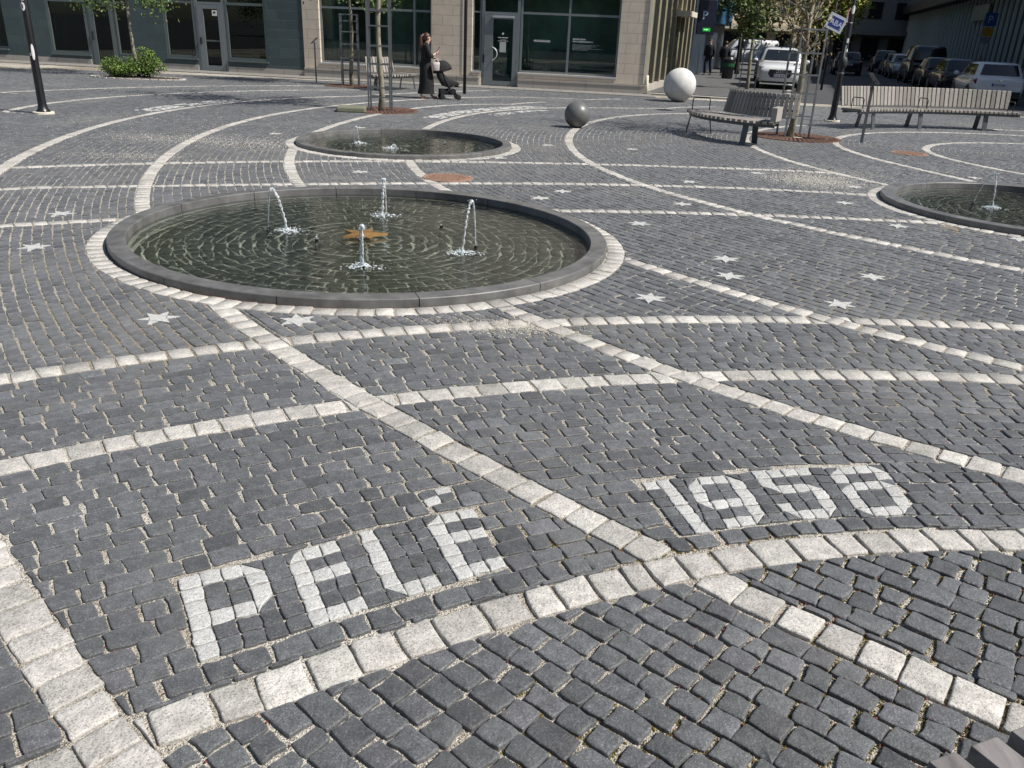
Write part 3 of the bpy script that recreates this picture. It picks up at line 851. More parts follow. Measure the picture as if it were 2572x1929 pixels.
for out, cx, cy in stones.edge + whites.edge:
    d = math.hypot(cx, cy); n = len(out)
    dens = 1.0 if d < 3.2 else 0.45
    for k in range(n):
        a = out[k]; b = out[(k + 1) % n]; L = math.hypot(b[0] - a[0], b[1] - a[1])
        m = L * 85 * dens; m = int(m) + (rng.random() < m - int(m))
        for _ in range(m):
            t = rng.random(); px = a[0] + (b[0] - a[0]) * t; py = a[1] + (b[1] - a[1]) * t
            nx, ny = (b[1] - a[1]) / max(L, 1e-6), -(b[0] - a[0]) / max(L, 1e-6); o_ = rng.uniform(0.002, 0.009)
            items.append((px + nx * o_, py + ny * o_, bz(px, py) + .0005, rng.uniform(0.0013, 0.0036)))
        mo = 0.5 + 0.5 * math.sin(cx * 2.3 + 1.7 * cy) * math.cos(cy * 3.1 - cx)
        if cx > 0.05 and cy < 2.75 - 0.0 * cx and mo > 0.35 and d < 3.6 and rng.random() < 0.55:
            for _ in range(5):
                t = rng.random(); px = a[0] + (b[0] - a[0]) * t; py = a[1] + (b[1] - a[1]) * t
                nx, ny = (b[1] - a[1]) / max(L, 1e-6), -(b[0] - a[0]) / max(L, 1e-6); o_ = rng.uniform(0.001, 0.008)
                moss.append((px + nx * o_, py + ny * o_, bz(px, py) + .0005, rng.uniform(0.003, 0.006)))
        if rng.random() < (0.10 if cx > 0.5 else 0.012):
            nx, ny = (b[1] - a[1]) / max(L, 1e-6), -(b[0] - a[0]) / max(L, 1e-6)
            debris.append((a[0] + nx * .006, a[1] + ny * .006, -0.008, rng.uniform(0.003, 0.006)))
scatter('joint_gravel', items, M_grav)
scatter('moss', moss, mat('moss', (0.11, 0.085, 0.018), 0.95, tone=(0.4, 1.7)))
for i, R in enumerate(RINGS[:1]):
    for _ in range(260):
        t = rng.gauss(-1.9, 0.35); r = float(ring_R(0, t)) - 0.158 + rng.gauss(0, .006)
        debris.append((R[0] + r * math.cos(t), R[1] + r * math.sin(t), 0.0, rng.uniform(.003, .007)))
scatter('fallen_bud_scales', debris, mat('red_bud_scales', (0.16, 0.045, 0.032), 0.9, tone=(0.4, 1.6)))
pet = []
def spill(px, py, sx, sy, n, r0=0.003, r1=0.008):
    for _ in range(n):
        x = rng.gauss(px, sx); y = rng.gauss(py, sy)
        if pool_out(x, y) > 0.02: pet.append((x, y, rng.choice((0.002, -0.006, 0.002)), rng.uniform(r0, r1)))
spill(0.02, 4.98, 0.20, 0.09, 2600, .002, .005); spill(-0.35, 5.05, 0.3, 0.06, 900, .002, .004)
spill(4.15, 11.75, 0.36, 0.36, 5200, .004, .008); spill(4.3, 12.3, 0.7, 0.5, 1800, .004, .008); spill(5.3, 12.6, 0.8, 0.3, 1200, .003, .007)
spill(-5.2, 13.2, 0.8, 0.35, 2400, .003, .008); spill(-3.9, 13.0, 0.5, 0.35, 1200, .003, .008); spill(-5.2, 11.3, 0.5, 0.15, 900, .003, .007)
spill(-8.5, 12.5, 2.2, 2.0, 900, .004, .009); spill(-5.5, 15.5, 1.6, 1.4, 900, .004, .010); spill(-3.6, 10.5, 2.5, .8, 700, .003, .007); spill(1.8, 10.8, 2.2, 1.0, 1100, .003, .007); spill(-6, 8.0, 2.0, 1.6, 900, .003, .006); spill(4.5, 8.5, 2.5, 1.6, 900, .003, .006)
scatter('fallen_petals', pet, mat('pale_petals', (0.62, 0.58, 0.50), 0.9, tone=(0.7, 1.25)))
# ------------------------------------------------------------------ fountains
M_water = glass_mat('pool_water', (0.88, 0.93, 0.90), 1.33, 0.012, refr=0.4, bump=0.004, bscale=12)
M_foam = mat('foam', (0.80, 0.83, 0.84), 0.35, var=0.08, scale=50)
def jet_mat():
    m = bpy.data.materials.new('falling_water'); m.use_nodes = True; nt = m.node_tree; N = nt.nodes; Lk = nt.links
    b = N['Principled BSDF']; b.inputs['Base Color'].default_value = (0.86, 0.90, 0.92, 1); b.inputs['Roughness'].default_value = 0.12
    tr = N.new('ShaderNodeBsdfTransparent'); tr.inputs['Color'].default_value = (0.93, 0.96, 0.96, 1)
    lw = N.new('ShaderNodeLayerWeight'); lw.inputs['Blend'].default_value = 0.45
    tc = N.new('ShaderNodeTexCoord'); nz = N.new('ShaderNodeTexNoise'); nz.inputs['Scale'].default_value = 45; Lk.new(tc.outputs['Object'], nz.inputs['Vector'])
    ma = N.new('ShaderNodeMath'); ma.operation = 'MULTIPLY_ADD'; ma.inputs[1].default_value = 1.5; ma.inputs[2].default_value = -0.52
    Lk.new(nz.outputs['Fac'], ma.inputs[0])
    ad = N.new('ShaderNodeMath'); ad.operation = 'ADD'; ad.use_clamp = True; Lk.new(ma.outputs[0], ad.inputs[0]); Lk.new(lw.outputs['Facing'], ad.inputs[1])
    mx = N.new('ShaderNodeMixShader'); Lk.new(ad.outputs[0], mx.inputs[0]); Lk.new(tr.outputs[0], mx.inputs[1]); Lk.new(b.outputs[0], mx.inputs[2])
    Lk.new(mx.outputs[0], N['Material Output'].inputs['Surface'])
    return m
M_jet = jet_mat()

def ring_pts(i, off, z, n=120):
    R = RINGS[i]; out = []
    for k in range(n):
        t = 2 * math.pi * k / n; r = float(ring_R(i, t)) + off
        out.append((R[0] + r * math.cos(t), R[1] + r * math.sin(t), z))
    return out

def fountain(i, label, rim_h, wz, fz, jets, nseg, rimw=0.15, star=None, nozzles=()):
    R = RINGS[i]; cx, cy = R[0], R[1]
    t = thing('fountain', label, 'fountain', (cx, cy, 0))
    def loc(mb): return mb.map(lambda x, y, z: (x - cx, y - cy, z))
    # kerb ring in segments
    mb = MB(); off0 = -0.158; off1 = -0.158 - rimw
    a0 = rng.uniform(0, 1)
    for s in range(nseg):
        ta = a0 + 2 * math.pi * s / nseg + 0.0016; tb = a0 + 2 * math.pi * (s + 1) / nseg - 0.0016
        rs = []
        for q in range(13):
            th = ta + (tb - ta) * q / 12; ro = float(ring_R(i, th)) + off0; ri = float(ring_R(i, th)) + off1
            c, sn = math.cos(th), math.sin(th)
            prof = [(ro, -0.2), (ro, rim_h - 0.006), (ro - 0.006, rim_h), (ri + 0.006, rim_h), (ri, rim_h - 0.006), (ri, -0.2)]
            rs.append([(cx + r * c, cy + r * sn, z) for r, z in prof])
        mb.rings(rs)
    loc(mb).build('rim', M_rim, t)
    # pool floor: bed and rings of cobbles
    mb = MB(); mb.rings([ring_pts(i, off1 + 0.03, fz - 0.012), [(cx, cy, fz - 0.012)] * 120], cap=False)
    loc(mb).build('basin_floor', mat('basin_joints_%d' % i, (0.70, 0.69, 0.60), 0.9, var=0.3, scale=5), t)
    S = Stones(); rr = R[2] + off1 - 0.03; r = 0.10; row = 0
    while r < rr:
        r2 = min(r + 0.112, rr); n = max(5, int(2 * math.pi * r / 0.145)); a = rng.random()
        for k in range(n):
            ta = a + 2 * math.pi * k / n; tb = a + 2 * math.pi * (k + 1) / n; g = 0.006 / r
            P = []
            for (th, q) in ((ta + g, r + 0.007), (tb - g, r + 0.007), (tb - g, r2 - 0.008), (ta + g, r2 - 0.008)):
                f = (float(ring_R(i, th)) / R[2]); P.append((q * f * math.cos(th) + rng.gauss(0, .006) + .010 * math.sin(th * 31 + q * 9), q * f * math.sin(th) + rng.gauss(0, .006) + .010 * math.cos(th * 27 - q * 11)))
            S.add(P, fz, lod=1, depth=0.02)
        r = r2 + (0.0005 if r2 < rr else 1)
    S.build('basin_cobbles', M_floor, t)
    # water surface with ripples spreading from every jet
    mb = MB(); mb.sm = True; vs = []; fs = []; NA, NRr = 160, 60
    def wave(x, y):
        z = 0
        for (jx, jy) in [j['land'] for j in jets]:
            d = math.hypot(x - jx, y - jy); z += 0.0026 * math.cos(d * 48) * math.exp(-d * 2.8)
        z += 0.0005 * math.sin(x * 17 + 3 * math.sin(y * 7)) + 0.0005 * math.sin(y * 21 + 2.5 * math.sin(x * 9))
        return z
    for q in range(NRr + 1):
        f = q / NRr
        for k in range(NA):
            th = 2 * math.pi * k / NA; r = (float(ring_R(i, th)) + off1 + 0.01) * f
            x, y = r * math.cos(th), r * math.sin(th); vs.append((x, y, wz + wave(cx + x, cy + y) * (1 if f < .97 else .3)))
    for q in range(NRr):
        for k in range(NA):
            k2 = (k + 1) % NA; fs.append((q * NA + k, q * NA + k2, (q + 1) * NA + k2, (q + 1) * NA + k))
    mb.add(vs, fs); wo_ = mb.build('water', M_water, t)
    if sum(p.normal.z for p in wo_.data.polygons) < 0: wo_.data.flip_normals()
    # jets: rising stream, falling lumpy stream, splash
    for j in jets:
        (nx, ny), (lx, ly), H = j['noz'], j['land'], j['h']
        nx -= cx; ny -= cy; lx -= cx; ly -= cy
        mb = MB(); mb.sm = True; up = []; ru = []; dn = []; rd = []; K = 22; ph = rng.uniform(0, 6)
        fs_ = j.get('apex', 0.35)
        ax, ay = nx + (lx - nx) * fs_, ny + (ly - ny) * fs_
        for q in range(K + 1):
            s = q / K; up.append((nx + (ax - nx) * s, ny + (ay - ny) * s, wz + H * (1 - (1 - s) ** 2)))
            ru.append(0.005 + 0.004 * s + 0.0012 * math.sin(q * 1.9 + ph))
        for q in range(2 * K + 1):
            s = q / (2 * K); dn.append((ax + (lx - ax) * s + 0.004 * math.sin(q * 1.3 + ph), ay + (ly - ay) * s + 0.004 * math.cos(q * 1.7), wz + H * (1 - s * s)))
            rd.append(max(0.003, j.get('r', 0.011) * (1 + 0.45 * math.sin(q * 1.15 + ph) * math.sin(q * .53)) * (1.0 - 0.25 * s)))
        mb.tube(up, ru, 8); mb.tube(dn, rd, 8)
        for _ in range(3):     # crown of the jet breaking up
            mb.ball((ax + rng.gauss(0, .014), ay + rng.gauss(0, .012), wz + H + rng.gauss(-.006, .010)), rng.uniform(.006, .013), 7, 5, (1, 1, rng.uniform(.8, 1.5)))
        for _ in range(j.get('drops', 26)):
            s = rng.random(); mb.ball((ax + (lx - ax) * s + rng.gauss(0, .022), ay + (ly - ay) * s + rng.gauss(0, .018), wz + H * (1 - s * s) + rng.gauss(0, .012)), rng.uniform(.0018, .0045), 6, 4)
        jo = mb.build('water_jet', M_jet, t)
        mb = MB(); mb.sm = True
        for _ in range(120):
            a = rng.uniform(0, 6.28); d = abs(rng.gauss(0, .07)); hgt = max(0.002, 0.03 * math.exp(-d * 22) * rng.uniform(.3, 1.6))
            mb.ball((lx + d * math.cos(a) * 1.25, ly + d * math.sin(a), wz + hgt * 0.6), rng.uniform(.003, .0075), 7, 5, (rng.uniform(1, 1.8), rng.uniform(1, 1.8), .7))
        for _ in range(16):
            a = rng.uniform(0, 6.28); d = rng.uniform(.01, .07); mb.tube([(lx + d * math.cos(a), ly + d * math.sin(a), wz), (lx + 1.25 * d * math.cos(a), ly + 1.25 * d * math.sin(a), wz + rng.uniform(.015, .05))], [.004, .0012], 5)
        mb.build('splash', M_jet, jo)
        mb = MB(); mb.lathe((nx, ny, fz), [(0.028, 0), (0.028, 0.03), (0.016, 0.04), (0.014, wz - fz + 0.012)], 12); mb.build('nozzle', M_black, t)
    for (x, y) in nozzles:
        x -= cx; y -= cy
        mb = MB(); mb.lathe((x, y, fz), [(0.03, 0), (0.03, 0.03), (0.018, 0.04), (0.016, wz - fz + 0.012)], 12); mb.build('nozzle', M_black, t)
        mb = MB(); mb.sm = True
        for _ in range(7): mb.ball((x + rng.gauss(0, .012), y + rng.gauss(0, .01), wz + rng.uniform(.01, .055)), rng.uniform(.003, .007), 7, 5)
        mb.build('water_jet', M_jet, t)
    if star:
        sx, sy, sr = star; sx -= cx; sy -= cy; mb = MB(); P = []
        for k in range(10):
            r = sr if k % 2 == 0 else sr * 0.46; a = math.radians(8) + k * math.pi / 5; P.append((sx + r * math.cos(a), sy + r * math.sin(a)))
        mb.prism(P, wz + 0.014, wz + 0.034); mb.lathe((sx, sy, fz), [(0.05, 0), (0.05, wz - fz + 0.012)], 12)
        mb.build('star_plate', mat('bronze_plate_%d' % i, (0.36, 0.21, 0.075), 0.5, var=0.4, scale=7, metal=0.5), t)
    return t

fountain(0, 'large round fountain pool with four water jets and a bronze star in front', 0.060, -0.012, -0.10, [
    dict(noz=PT['nozzle1'], land=PT['land1'], h=0.37, apex=0.3),
    dict(noz=(-1.35, 8.29), land=(-1.385, 8.25), h=0.36, r=0.014, apex=0.3),
    dict(noz=(-0.375, 7.13), land=(-0.475, 6.90), h=0.42, r=0.009, apex=0.35),
    dict(noz=(-1.215, 6.30), land=(-1.235, 6.32), h=0.33, r=0.015, apex=0.4, drops=40)], 14, 0.145, (-1.402, 7.33, 0.215),
    [(-1.78, 7.12), (-0.75, 7.87)])
fountain(1, 'small round fountain pool with dark wet rim behind the large pool', 0.055, -0.018, -0.10, [
    dict(noz=(-2.75, 13.8), land=(-2.66, 13.77), h=0.26, r=0.004, apex=0.5, drops=4),
    dict(noz=(-1.98, 13.35), land=(-2.08, 13.3), h=0.06, r=0.006, apex=0.5, drops=6)], 12, 0.14, None, [(-0.6, 12.75), (-1.3, 14.1)])
fountain(2, 'round fountain pool cut by the right edge of the view, one arching jet', 0.065, -0.012, -0.10, [
    dict(noz=PT['j3n'], land=PT['j3l'], h=0.40, r=0.009, apex=0.7)], 12, 0.16, (6.6, 9.3, 0.235))

# ------------------------------------------------------------------ stone balls
def stone_ball(label, p, r, col, rough):
    mb = MB(); mb.sm = True; mb.ball((0, 0, 0), r, 48, 32)
    o = mb.build('stone_ball', mat('ball_stone_%d' % int(r * 1000), col, rough, var=0.10, scale=7, bump=0.0008, bscale=90))
    o.location = (p[0], p[1], r - 0.006)
    tag(o, label, 'stone ball')
stone_ball('grey polished stone ball on the paving behind the small fountain', PT['grey_ball'], 0.262, (0.135, 0.137, 0.13), 0.38)
stone_ball('large white stone ball at the corner of the shop building', (PT['white_ball'][0], PT['white_ball'][1] + 0.1), 0.485, (0.62, 0.61, 0.58), 0.8)

# ------------------------------------------------------------------ covers and grates
def manhole(p, label):
    mb = MB(); mb.lathe((0, 0, 0), [(0.32, -0.03), (0.32, 0.004), (0.285, 0.004), (0.283, -0.001), (0.275, -0.001), (0.273, 0.004), (0.0, 0.005)], 40)
    for ix in range(-6, 7):
        for iy in range(-6, 7):
            x, y = ix * 0.042 + (iy % 2) * 0.021, iy * 0.04
            if x * x + y * y < 0.062: mb.box((x, y, 0.0065), (0.022, 0.022, 0.006))
    o = mb.build('manhole_cover', M_manh); o.location = (p[0], p[1], 0)
    tag(o, label, 'manhole cover')
manhole(PT['manhole1'], 'rusty round manhole cover between the large and the small fountain')
manhole(PT['manhole2'], 'rusty round manhole cover inside the ringed circle at right')
def grate(p, R, label):
    mb = MB()
    mb.rings([[(r * math.cos(2 * math.pi * k / 48), r * math.sin(2 * math.pi * k / 48), z) for k in range(48)] for r, z in ((R, -0.02), (R, 0.012), (R - 0.07, 0.012), (R - 0.07, -0.02))], cap=False)
    for ring in range(3):
        r0 = 0.2 + ring * (R - 0.27) / 3; r1 = r0 + (R - 0.27) / 3
        n = 22 + ring * 14
        for k in range(n):
            a = 2 * math.pi * k / n; c, s = math.cos(a), math.sin(a)
            mb.bar((r0 * c, r0 * s, 0.004), (r1 * c, r1 * s, 0.004), 0.022 + .008 * ring, 0.018)
        mb.rings([[(r * math.cos(2 * math.pi * k / 48), r * math.sin(2 * math.pi * k / 48), z) for k in range(48)] for r, z in ((r0 + .02, -0.01), (r0 + .02, 0.0135), (r0 - .02, 0.0135), (r0 - .02, -0.01))], cap=False)
    o = mb.build('tree_grate', M_rust); o.location = (p[0], p[1], 0)
    tag(o, label, 'tree grate', 'round rusty tree grates')
grate(PT['grate2'], 0.77, 'round rusty tree grate nearest to the shop front')
grate(PT['grate3'], 0.83, 'round rusty tree grate beside the flat stone slab')
grate(PT['grateR'], 0.87, 'round rusty tree grate by the curved bench at right')
mb = MB(); mb.box((0, 0, 0.05), (0.62, 0.5, 0.12))
o = mb.build('stone_slab', mat('mossy_stone', (0.25, 0.245, 0.20), 0.9, var=0.3, scale=10, bump=0.004, bscale=30, col2=(0.16, 0.17, 0.10)), bevel=0.03)
o.location = (PT['slab'][0] - 0.12, PT['slab'][1] + 0.32, 0); o.rotation_euler = (0, 0, 0.12); tag(o, 'flat weathered stone slab lying at the edge of a tree grate', 'stone slab')
# ------------------------------------------------------------------ shop building along the plaza
NIN = Vector((0.15, 1.0, 0)).normalized()          # into the building
def fp(x, d, z):
    """x along the front, d metres into the building, z up"""
    return (x + NIN.x * d, front_y(x) + NIN.y * d, z)
def fbox(mb, x0, x1, d0, d1, z0, z1):
    return mb.add([fp(x0, d0, z0), fp(x1, d0, z0), fp(x1, d1, z0), fp(x0, d1, z0), fp(x0, d0, z1), fp(x1, d0, z1), fp(x1, d1, z1), fp(x0, d1, z1)],
                  [(0, 3, 2, 1), (4, 5, 6, 7), (0, 1, 5, 4), (1, 2, 6, 5), (2, 3, 7, 6), (3, 0, 4, 7)])
def tile_mat(name, c1, c2, w, h, mortar, rough=0.6, off=0.5):
    m = bpy.data.materials.new(name); m.use_nodes = True; nt = m.node_tree; N = nt.nodes; Lk = nt.links; b = N['Principled BSDF']
    b.inputs['Roughness'].default_value = rough
    tc = N.new('ShaderNodeTexCoord'); sx = N.new('ShaderNodeSeparateXYZ'); Lk.new(tc.outputs['Object'], sx.inputs[0])
    cb = N.new('ShaderNodeCombineXYZ'); ad = N.new('ShaderNodeMath'); ad.operation = 'MULTIPLY_ADD'; ad.inputs[1].default_value = 0.6; Lk.new(sx.outputs['Y'], ad.inputs[0]); Lk.new(sx.outputs['X'], ad.inputs[2])
    Lk.new(ad.outputs[0], cb.inputs['X']); Lk.new(sx.outputs['Z'], cb.inputs['Y'])
    br = N.new('ShaderNodeTexBrick'); br.inputs['Scale'].default_value = 1.0; br.inputs['Brick Width'].default_value = w; br.inputs['Row Height'].default_value = h
    br.inputs['Mortar Size'].default_value = 0.006; br.inputs['Color1'].default_value = (*c1, 1); br.inputs['Color2'].default_value = (*c2, 1); br.inputs['Mortar'].default_value = (*mortar, 1); br.offset = off
    br.inputs['Bias'].default_value = 0.0
    Lk.new(cb.outputs[0], br.inputs['Vector'])
    nz = N.new('ShaderNodeTexNoise'); nz.inputs['Scale'].default_value = 3.5; nz.inputs['Detail'].default_value = 6; Lk.new(tc.outputs['Object'], nz.inputs['Vector'])
    mr = N.new('ShaderNodeMapRange'); mr.inputs['To Min'].default_value = 0.82; mr.inputs['To Max'].default_value = 1.18; Lk.new(nz.outputs['Fac'], mr.inputs['Value'])
    mx = N.new('ShaderNodeMix'); mx.data_type = 'RGBA'; mx.blend_type = 'MULTIPLY'; mx.inputs['Factor'].default_value = 1
    Lk.new(br.outputs['Color'], mx.inputs['A']); Lk.new(mr.outputs[0], mx.inputs['B']); Lk.new(mx.outputs['Result'], b.inputs['Base Color'])
    bp = N.new('ShaderNodeBump'); bp.inputs['Distance'].default_value = 0.004; bp.invert = True; Lk.new(br.outputs['Fac'], bp.inputs['Height']); Lk.new(bp.outputs[0], b.inputs['Normal'])
    return m
M_teal = tile_mat('teal_slate_tiles', (0.048, 0.074, 0.078), (0.068, 0.098, 0.101), 0.6, 0.3, (0.036, 0.052, 0.055), 0.5)
M_beige = tile_mat('beige_limestone', (0.64, 0.555, 0.45), (0.60, 0.52, 0.42), 0.62, 0.31, (0.36, 0.31, 0.25), 0.85)
M_plinth = tile_mat('grey_plinth_stone', (0.42, 0.385, 0.34), (0.39, 0.355, 0.315), 0.8, 0.5, (0.17, 0.155, 0.14), 0.8)
M_alu = mat('grey_aluminium', (0.22, 0.245, 0.255), 0.4, var=0.06, scale=3, metal=0.35)
M_alud = mat('grey_green_frame', (0.13, 0.155, 0.155), 0.45, var=0.06, scale=3, metal=0.3)
M_sill = mat('light_metal_sill', (0.55, 0.57, 0.58), 0.4, var=0.05, scale=3, metal=0.3)
M_pane = glass_mat('window_glass', (0.74, 0.84, 0.80), 1.5, 0.0)
M_paned = glass_mat('dark_window_glass', (0.32, 0.42, 0.37), 1.5, 0.0)
M_int = mat('dark_interior', (0.36, 0.47, 0.42), 0.9, var=0.4, scale=.9)
M_curt = mat('green_grey_curtain', (0.34, 0.43, 0.39), 0.9, var=0.12, scale=2)
M_soff = mat('cream_trim', (0.62, 0.58, 0.47), 0.7, var=0.08, scale=5)

bld = thing('shop_building', 'long building with teal tiles at left and beige stone shop fronts behind the square', 'building', (0, 0, 0))
def wall(name, x0, x1, z0, z1, holes, mt, d0=0.0, d1=0.32):
    mb = MB(); xs = sorted({x0, x1, *[h[0] for h in holes], *[h[1] for h in holes]}); zs = sorted({z0, z1, *[h[2] for h in holes], *[h[3] for h in holes]})
    xs = [x for x in xs if x0 <= x <= x1]; zs = [z for z in zs if z0 <= z <= z1]
    def solid(a, b, c, d): return not any(h[0] <= (a + b) / 2 <= h[1] and h[2] <= (c + d) / 2 <= h[3] for h in holes)
    for i in range(len(xs) - 1):
        # merge vertical runs of solid cells
        j = 0
        while j < len(zs) - 1:
            if solid(xs[i], xs[i + 1], zs[j], zs[j + 1]):
                k = j
                while k + 1 < len(zs) - 1 and solid(xs[i], xs[i + 1], zs[k + 1], zs[k + 2]): k += 1
                fbox(mb, xs[i], xs[i + 1], d0, d1, zs[j], zs[k + 1]); j = k + 1
            else: j += 1
    return mb.build(name, mt, bld)
XT = -7.79; TOP = 3.4; HB = 15.0
teal_holes = [(-24.0, -19.25, 0.42, TOP), (-17.48, -15.93, 0.36, TOP), (-15.93, -14.25, -0.1, TOP), (-12.95, -11.76, 0.42, TOP), (-11.76, -10.66, -0.1, TOP), (-10.66, -9.14, 0.42, TOP)]
beige_holes = [(-7.2, -3.25, 0.5, TOP), (-1.86, -1.55, 0.47, TOP), (-1.55, -0.27, -0.1, TOP), (-0.27, 3.02, 0.49, TOP)]
wall('teal_wall', -26.0, XT, 0.0, HB, teal_holes, M_teal)
wall('beige_wall', XT, 3.92, 0.0, HB, beige_holes, M_beige, -0.03)
# plinth courses, stepped round the doors
mb = MB()
for a, b in ((-26.0, -15.95), (-14.23, -11.78), (-10.64, XT - 0.003)): fbox(mb, a, b, -0.035, -0.002, 0.0, 0.20)
for a, b in ((XT, -1.58), (-0.24, 3.97)): fbox(mb, a, b, -0.10, -0.033, 0.0, 0.235); fbox(mb, a, b, -0.115, -0.033, 0.238, 0.30)
mb.build('plinth', M_plinth, bld)
# glazing
def pane(x0, x1, z0, z1, d=0.16, mt=None, name='pane', parent=None):
    mb = MB(); fbox(mb, x0, x1, d, d + 0.012, z0, z1); return mb.build(name, mt or M_pane, parent or bld)
def frame(mb, x0, x1, z0, z1, w, d0, d1):
    fbox(mb, x0, x0 + w, d0, d1, z0, z1); fbox(mb, x1 - w, x1, d0, d1, z0, z1)
    fbox(mb, x0 + w, x1 - w, d0, d1, z1 - w, z1); fbox(mb, x0 + w, x1 - w, d0, d1, z0, z0 + w)
def window(x0, x1, z0, z1, mull=(), trans=(), w=0.07, mt=M_alu, d0=0.09, d1=0.19, sill=True, gl=None, ow=0.13):
    mb = MB(); frame(mb, x0, x1, z0, z1, w, d0, d1)
    for m in mull: fbox(mb, m - w / 2, m + w / 2, d0 + 0.002, d1, z0 + w, z1 - w)
    for tz in trans:
        es = [x0 + w] + [e for m in mull for e in (m - w / 2, m + w / 2)] + [x1 - w]
        for k in range(0, len(es), 2): fbox(mb, es[k], es[k + 1], d0 + 0.001, d1, tz - w / 2, tz + w / 2)
    o = mb.build('window', mt, bld)
    pane(x0 + w * .5, x1 - w * .5, z0 + w * .5, z1 - w * .5, (d0 + d1) / 2, gl, parent=o)
    if sill:
        mb = MB(); fbox(mb, x0 - 0.02, x1 + 0.02, -0.07, d0 - 0.002, z0 - 0.055, z0 - 0.004); mb.build('sill', M_sill if mt is M_alu else mt, o)
    return o
window(-24.0, -19.25, 0.42, TOP, mt=M_alud, trans=(2.25,), gl=M_paned)
window(-17.48, -15.95, 0.36, TOP, mt=M_alud, trans=(2.14,), w=0.085, gl=M_paned, d0=0.02, d1=0.12)
window(-12.95, -11.78, 0.42, TOP, mt=M_alud, trans=(2.25,), w=0.085, gl=M_paned, d0=0.02, d1=0.12)
window(-10.64, -9.14, 0.42, TOP, mt=M_alud, trans=(2.25,), w=0.085, gl=M_paned, d0=0.02, d1=0.12)
window(-7.2, -3.25, 0.5, TOP, mull=(-5.53, -3.87), trans=(2.27,))
window(-1.86, -1.57, 0.47, TOP, trans=(2.32,), w=0.045)
window(-0.25, 3.02, 0.49, TOP, mull=(1.36,), trans=(2.34,))
def door(x0, x1, ztop, gx0, gx1, gz0, gz1, mt, d0=0.08, open_=False, side=None, hand=1, over=TOP, gl=None):
    mb = MB()
    fbox(mb, x0, x0 + 0.09, d0, d0 + 0.12, 0.02, over); fbox(mb, x1 - 0.09, x1, d0, d0 + 0.12, 0.02, over)
    fbox(mb, x0 + 0.09, x1 - 0.09, d0, d0 + 0.12, ztop, ztop + 0.08); fbox(mb, x0 + 0.09, x1 - 0.09, d0, d0 + .12, over - 0.06, over)
    o = mb.build('door', mt, bld)
    pane(x0 + 0.05, x1 - 0.05, ztop + 0.04, over - 0.03, d0 + 0.06, gl or M_pane, 'transom_pane', o)
    mb = MB()
    fbox(mb, x0 + 0.095, gx0, d0 - 0.015, d0 + 0.05, 0.035, ztop - 0.006); fbox(mb, gx1, x1 - 0.095, d0 - 0.015, d0 + 0.05, 0.035, ztop - 0.006)
    fbox(mb, gx0, gx1, d0 - 0.015, d0 + 0.05, gz1, ztop - 0.006); fbox(mb, gx0, gx1, d0 - 0.015, d0 + 0.05, 0.035, gz0)
    mb.build('leaf', mt, o); pane(gx0 - 0.02, gx1 + 0.02, gz0 - 0.02, gz1 + 0.02, d0 + 0.02, gl or M_pane, 'pane', o)
    return o, d0
# left teal door, its glazed side light
o, d = door(-15.93, -14.86, 2.10, -15.66, -15.05, 0.14, 2.0, M_alud, 0.03, gl=M_paned)
mb = MB(); fbox(mb, -15.80, -15.765, -0.03, -0.002, 0.85, 1.15); mb.build('handle', M_black, o)
window(-14.84, -14.25, 0.40, TOP, mt=M_alud, trans=(2.14,), w=0.06, gl=M_paned, d0=0.02, d1=0.12, sill=False)
mb = MB(); fbox(mb, -14.84, -14.25, 0.02, 0.12, 0.02, 0.385); mb.build('panel', M_alud, bld)
# middle teal door with a small notice
o, d = door(-11.76, -10.66, 2.2, -11.44, -10.90, 0.2, 2.06, M_alu, 0.02, gl=M_paned)
mb = MB(); fbox(mb, -11.62, -11.58, -0.05, 0.003, 0.9, 1.12); mb.build('handle', M_black, o)
mb = MB(); fbox(mb, -11.10, -10.92, -0.003, 0.003, 1.84, 2.02); mb.build('notice', M_sticker, o)
mb = MB(); fbox(mb, -11.05, -10.97, -0.006, -0.0032, 1.92, 1.98); mb.build('notice_mark', M_black, o)
mb = MB(); fbox(mb, -11.44, -10.90, 0.035, 0.05, 1.0, 1.05); mb.build('push_bar', M_alud, o)
# glass shop door with arched pull
o, d = door(-1.55, -0.27, 2.26, -1.16, -0.49, 0.18, 2.12, M_alu, 0.07)
mb = MB(); mb.sm = True
pts = [fp(-1.20 + 0.21 * math.sin(a), -0.06 - 0.0 * a, 1.04 + 0.21 * math.cos(a)) for a in np.linspace(0.15, math.pi - 0.15, 16)]
mb.tube(pts, 0.018, 8)
for k in (0, -1): mb.tube([pts[k], fp(-1.20 + 0.21 * math.sin(0.15), 0.055, 1.04 + (0.207 if k == 0 else -0.207))], 0.014, 8)
mb.build('pull_handle', M_sill, o)
mb = MB(); fbox(mb, -1.18, -0.47, -0.02, 0.05, 2.165, 2.225); mb.build('door_closer', M_sill, o)
mb = MB(); fbox(mb, -1.50, -1.44, 0.045, 0.068, 0.75, 1.0); mb.build('card_reader', M_black, o)
mb = MB(); fbox(mb, -0.93, -0.72, 0.072, 0.083, 1.1, 1.42); mb.build('paper_notice', mat('grey_paper', (0.42, 0.45, 0.44), 0.8), o)
mb = MB(); mb.add([Vector(fp(-0.83 + 0.035 * math.cos(k * .524), 0.080, 1.68 + 0.035 * math.sin(k * .524))) for k in range(12)], [tuple(range(12))]); mb.build('round_decal', M_sticker, o)
def dashes(parent, name, x0, z, h, segs, d, mt):
    mb = MB(); x = x0
    for w, g in segs: fbox(mb, x, x + w, d - 0.003, d, z, z + h); x += w + g
    return mb.build(name, mt, parent)
